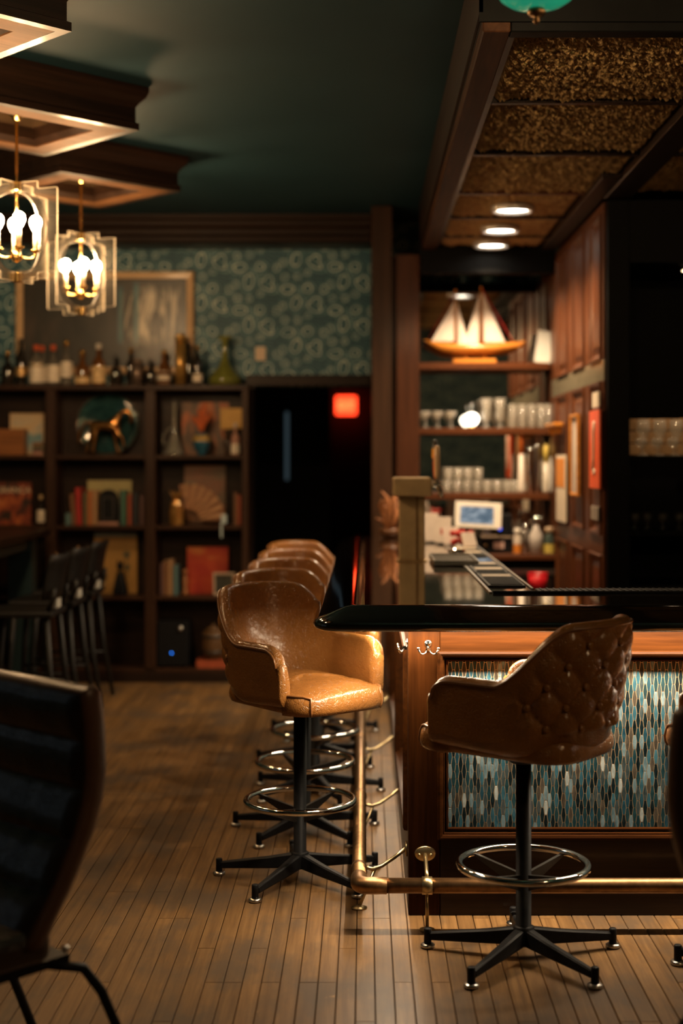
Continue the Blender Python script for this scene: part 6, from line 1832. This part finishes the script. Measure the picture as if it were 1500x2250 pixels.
# ---- posters and signs on the panelled wall (face left)
def wall_item(name, label, cat, y0, y1, zlo, zhi, mat, frame=None, th=.012, off=.003):
    t = thing(name, label, cat, (PX0 - off, (y0 + y1) / 2, zlo), 0, 'signs on the panelled wall')
    w_ = y1 - y0; h_ = zhi - zlo
    MB().box(-th, -.0005, -w_ / 2, w_ / 2, 0, h_, .001).build('sheet', mat, t)
    if frame:
        q = MB().frame(-w_ / 2 - .012, w_ / 2 + .012, -.012, h_ + .012, [(0, -.004), (0, .012), (.01, .014), (.018, .006)])
        TT = Matrix.Translation((-th, 0, 0)) @ Matrix(((0, 1, 0, 0), (-1, 0, 0, 0), (0, 0, 1, 0), (0, 0, 0, 1)))
        q.v = [tuple(TT @ Vector(p)) for p in q.v]; q.build('frame', frame, t)
    return t, w_, h_
def dy(x): return PX0 * F / (x - 800)
t, w_, h_ = wall_item('orange_poster', 'tall bright orange poster with a pale figure on the panelled wall', 'poster', dy(1327), dy(1305), pz(1073, 7.7), pz(902, 7.7), M('orange_poster_ink', (.72, .085, .015), .45, var=.06), off=.016)
PP = M('poster_pale', (.72, .60, .46), .5, var=.05)
MB().tube([(-.0135, .02, .10), (-.0135, -.01, .17), (-.0135, -.01, .30), (-.0135, -.03, .36)], .010, 8).build('pale_figure', PP, t)
MB().sphere((-.0135, .0, .09), (.004, .045, .020), 10).build('pale_foot', PP, t)
wall_item('white_sign', 'small white sign above the orange poster', 'sign', dy(1325), dy(1312), pz(895, 7.65), pz(862, 7.65), PP, off=.016)
wall_item('small_plaque', 'little plaque with pale stripes below the orange poster', 'plaque', dy(1325), dy(1309), pz(1143, 7.65), pz(1113, 7.65), pict('striped_plaque', [(.4, (.05, .03, .02)), (.55, (.4, .32, .24))], (3, 40, 3), 1.0), off=.016)
wall_item('framed_print', 'narrow framed pale print in the middle lower panel', 'print', dy(1282), dy(1266), pz(1085, 8.4), pz(915, 8.4), pict('pale_print', [(.4, (.36, .27, .22)), (.6, (.6, .5, .42))], (6, 6, 3), 2.0), frame=OW, off=.016)
t, w_, h_ = wall_item('long_banner', 'narrow white and orange banner in the far lower panel', 'banner', dy(1250), dy(1231), pz(1145, 9.05), pz(1000, 9.05), PP, off=.016)
MB().box(-.0145, -.0125, -w_ / 2 + .01, w_ / 2 - .01, h_ * .52, h_ * .95).build('orange_field', M('banner_orange', (.7, .24, .03), .5, var=.08), t)
t = thing('wall_ledge', 'small orange wooden ledge above the narrow banner', 'ledge', (PX0 - .016, (dy(1246) + dy(1219)) / 2, pz(937, 9.1)), 0)
MB().box(-.06, 0, -.22, .22, 0, .022, .003).build('ledge_board', OW, t)
for s in (-1, 1): MB().box(-.04, 0, s * .15 - .01, s * .15 + .01, -.05, -.0005, .002).build('ledge_bracket', OW, t)

# ---- service recess on the far right: shelves with glasses
t = thing('recess_shelf', 'black shelf with stacked goblets in the dark recess', 'shelf', (1.95, 7.80, pz(1001, 7.72) - .03))
MB().box(-.545, .545, -.12, .30, 0, .0295, .002).build('shelf_board', BLACKW, t)
for sx in (-.5, 0, .5): MB().box(sx - .012, sx + .012, .0, .30, -.08, -.0005).build('shelf_bracket', BLACKM, t)
z_ = pz(1001, 7.72)
t = thing('glass_crate', 'tan wooden crate back panel behind the goblets in the recess', 'crate', (1.80, 8.02, z_ + .0005))
TC = wood('tan_crate_wood', (.36, .22, .11), 'x', .5, .1, .2)
for q in range(3): MB().box(-.385, .385, 0, .012, .004 + q * .07, .066 + q * .07, .002).build('slat', TC, t)
for sx in (-.36, 0, .36): MB().box(sx - .015, sx + .015, .0125, .03, 0, .21).build('post', TC, t)
wd = 7.80
ords = ('first', 'second', 'third', 'fourth')
for i, x in enumerate((1408, 1443, 1478)):
    glass('goblet', px(x, wd), wd, z_, .095, .034, ords[i] + ' goblet from the left, lower tier in the recess', 'goblets in the recess')
for i, x in enumerate((1413, 1449, 1485)):
    glass('goblet', px(x, wd + .12), wd + .12, z_, .20, .040, ords[i] + ' tall goblet from the left, behind the lower tier in the recess', 'goblets in the recess')
z2 = pz(1163, 7.8)
t = thing('recess_shelf', 'lower black shelf with dim glasses in the dark recess', 'shelf', (1.95, 7.80, z2 - .03))
MB().box(-.545, .545, -.12, .30, 0, .0295, .002).build('shelf_board', BLACKW, t)
for sx in (-.5, 0, .5): MB().box(sx - .012, sx + .012, .0, .30, -.08, -.0005).build('shelf_bracket', BLACKM, t)
for i, x in enumerate((1394, 1421, 1455, 1492)):
    glass('goblet', px(x, wd), wd, z2, .09, .032, ords[i] + ' dim goblet from the left on the lower recess shelf', 'goblets in the recess', GLASS)

t = thing('added_puck_light', 'small warm puck light added in the top of the dark recess to brighten the goblets', 'light', (1.75, 7.72, 2.6195))  # lamp added so the goblets show, no source is known there
MB().lathe([(0, 0), (.035, 0), (.035, -.012), (.028, -.014), (.0, -.014)], n=18).build('puck_case', STEEL, t)
MB().lathe([(0, -.0145), (.026, -.0145), (.026, -.0155), (0, -.0155)], n=18).build('puck_lens', E('added_puck_glow', (1, .7, .4), 10), t)
light('added_puck_lamp', 'SPOT', (1.75, 7.72, 2.59), 26.0, (1.0, .66, .36), (R(10), 0, 0), .03, spot=R(46), blend=.7)
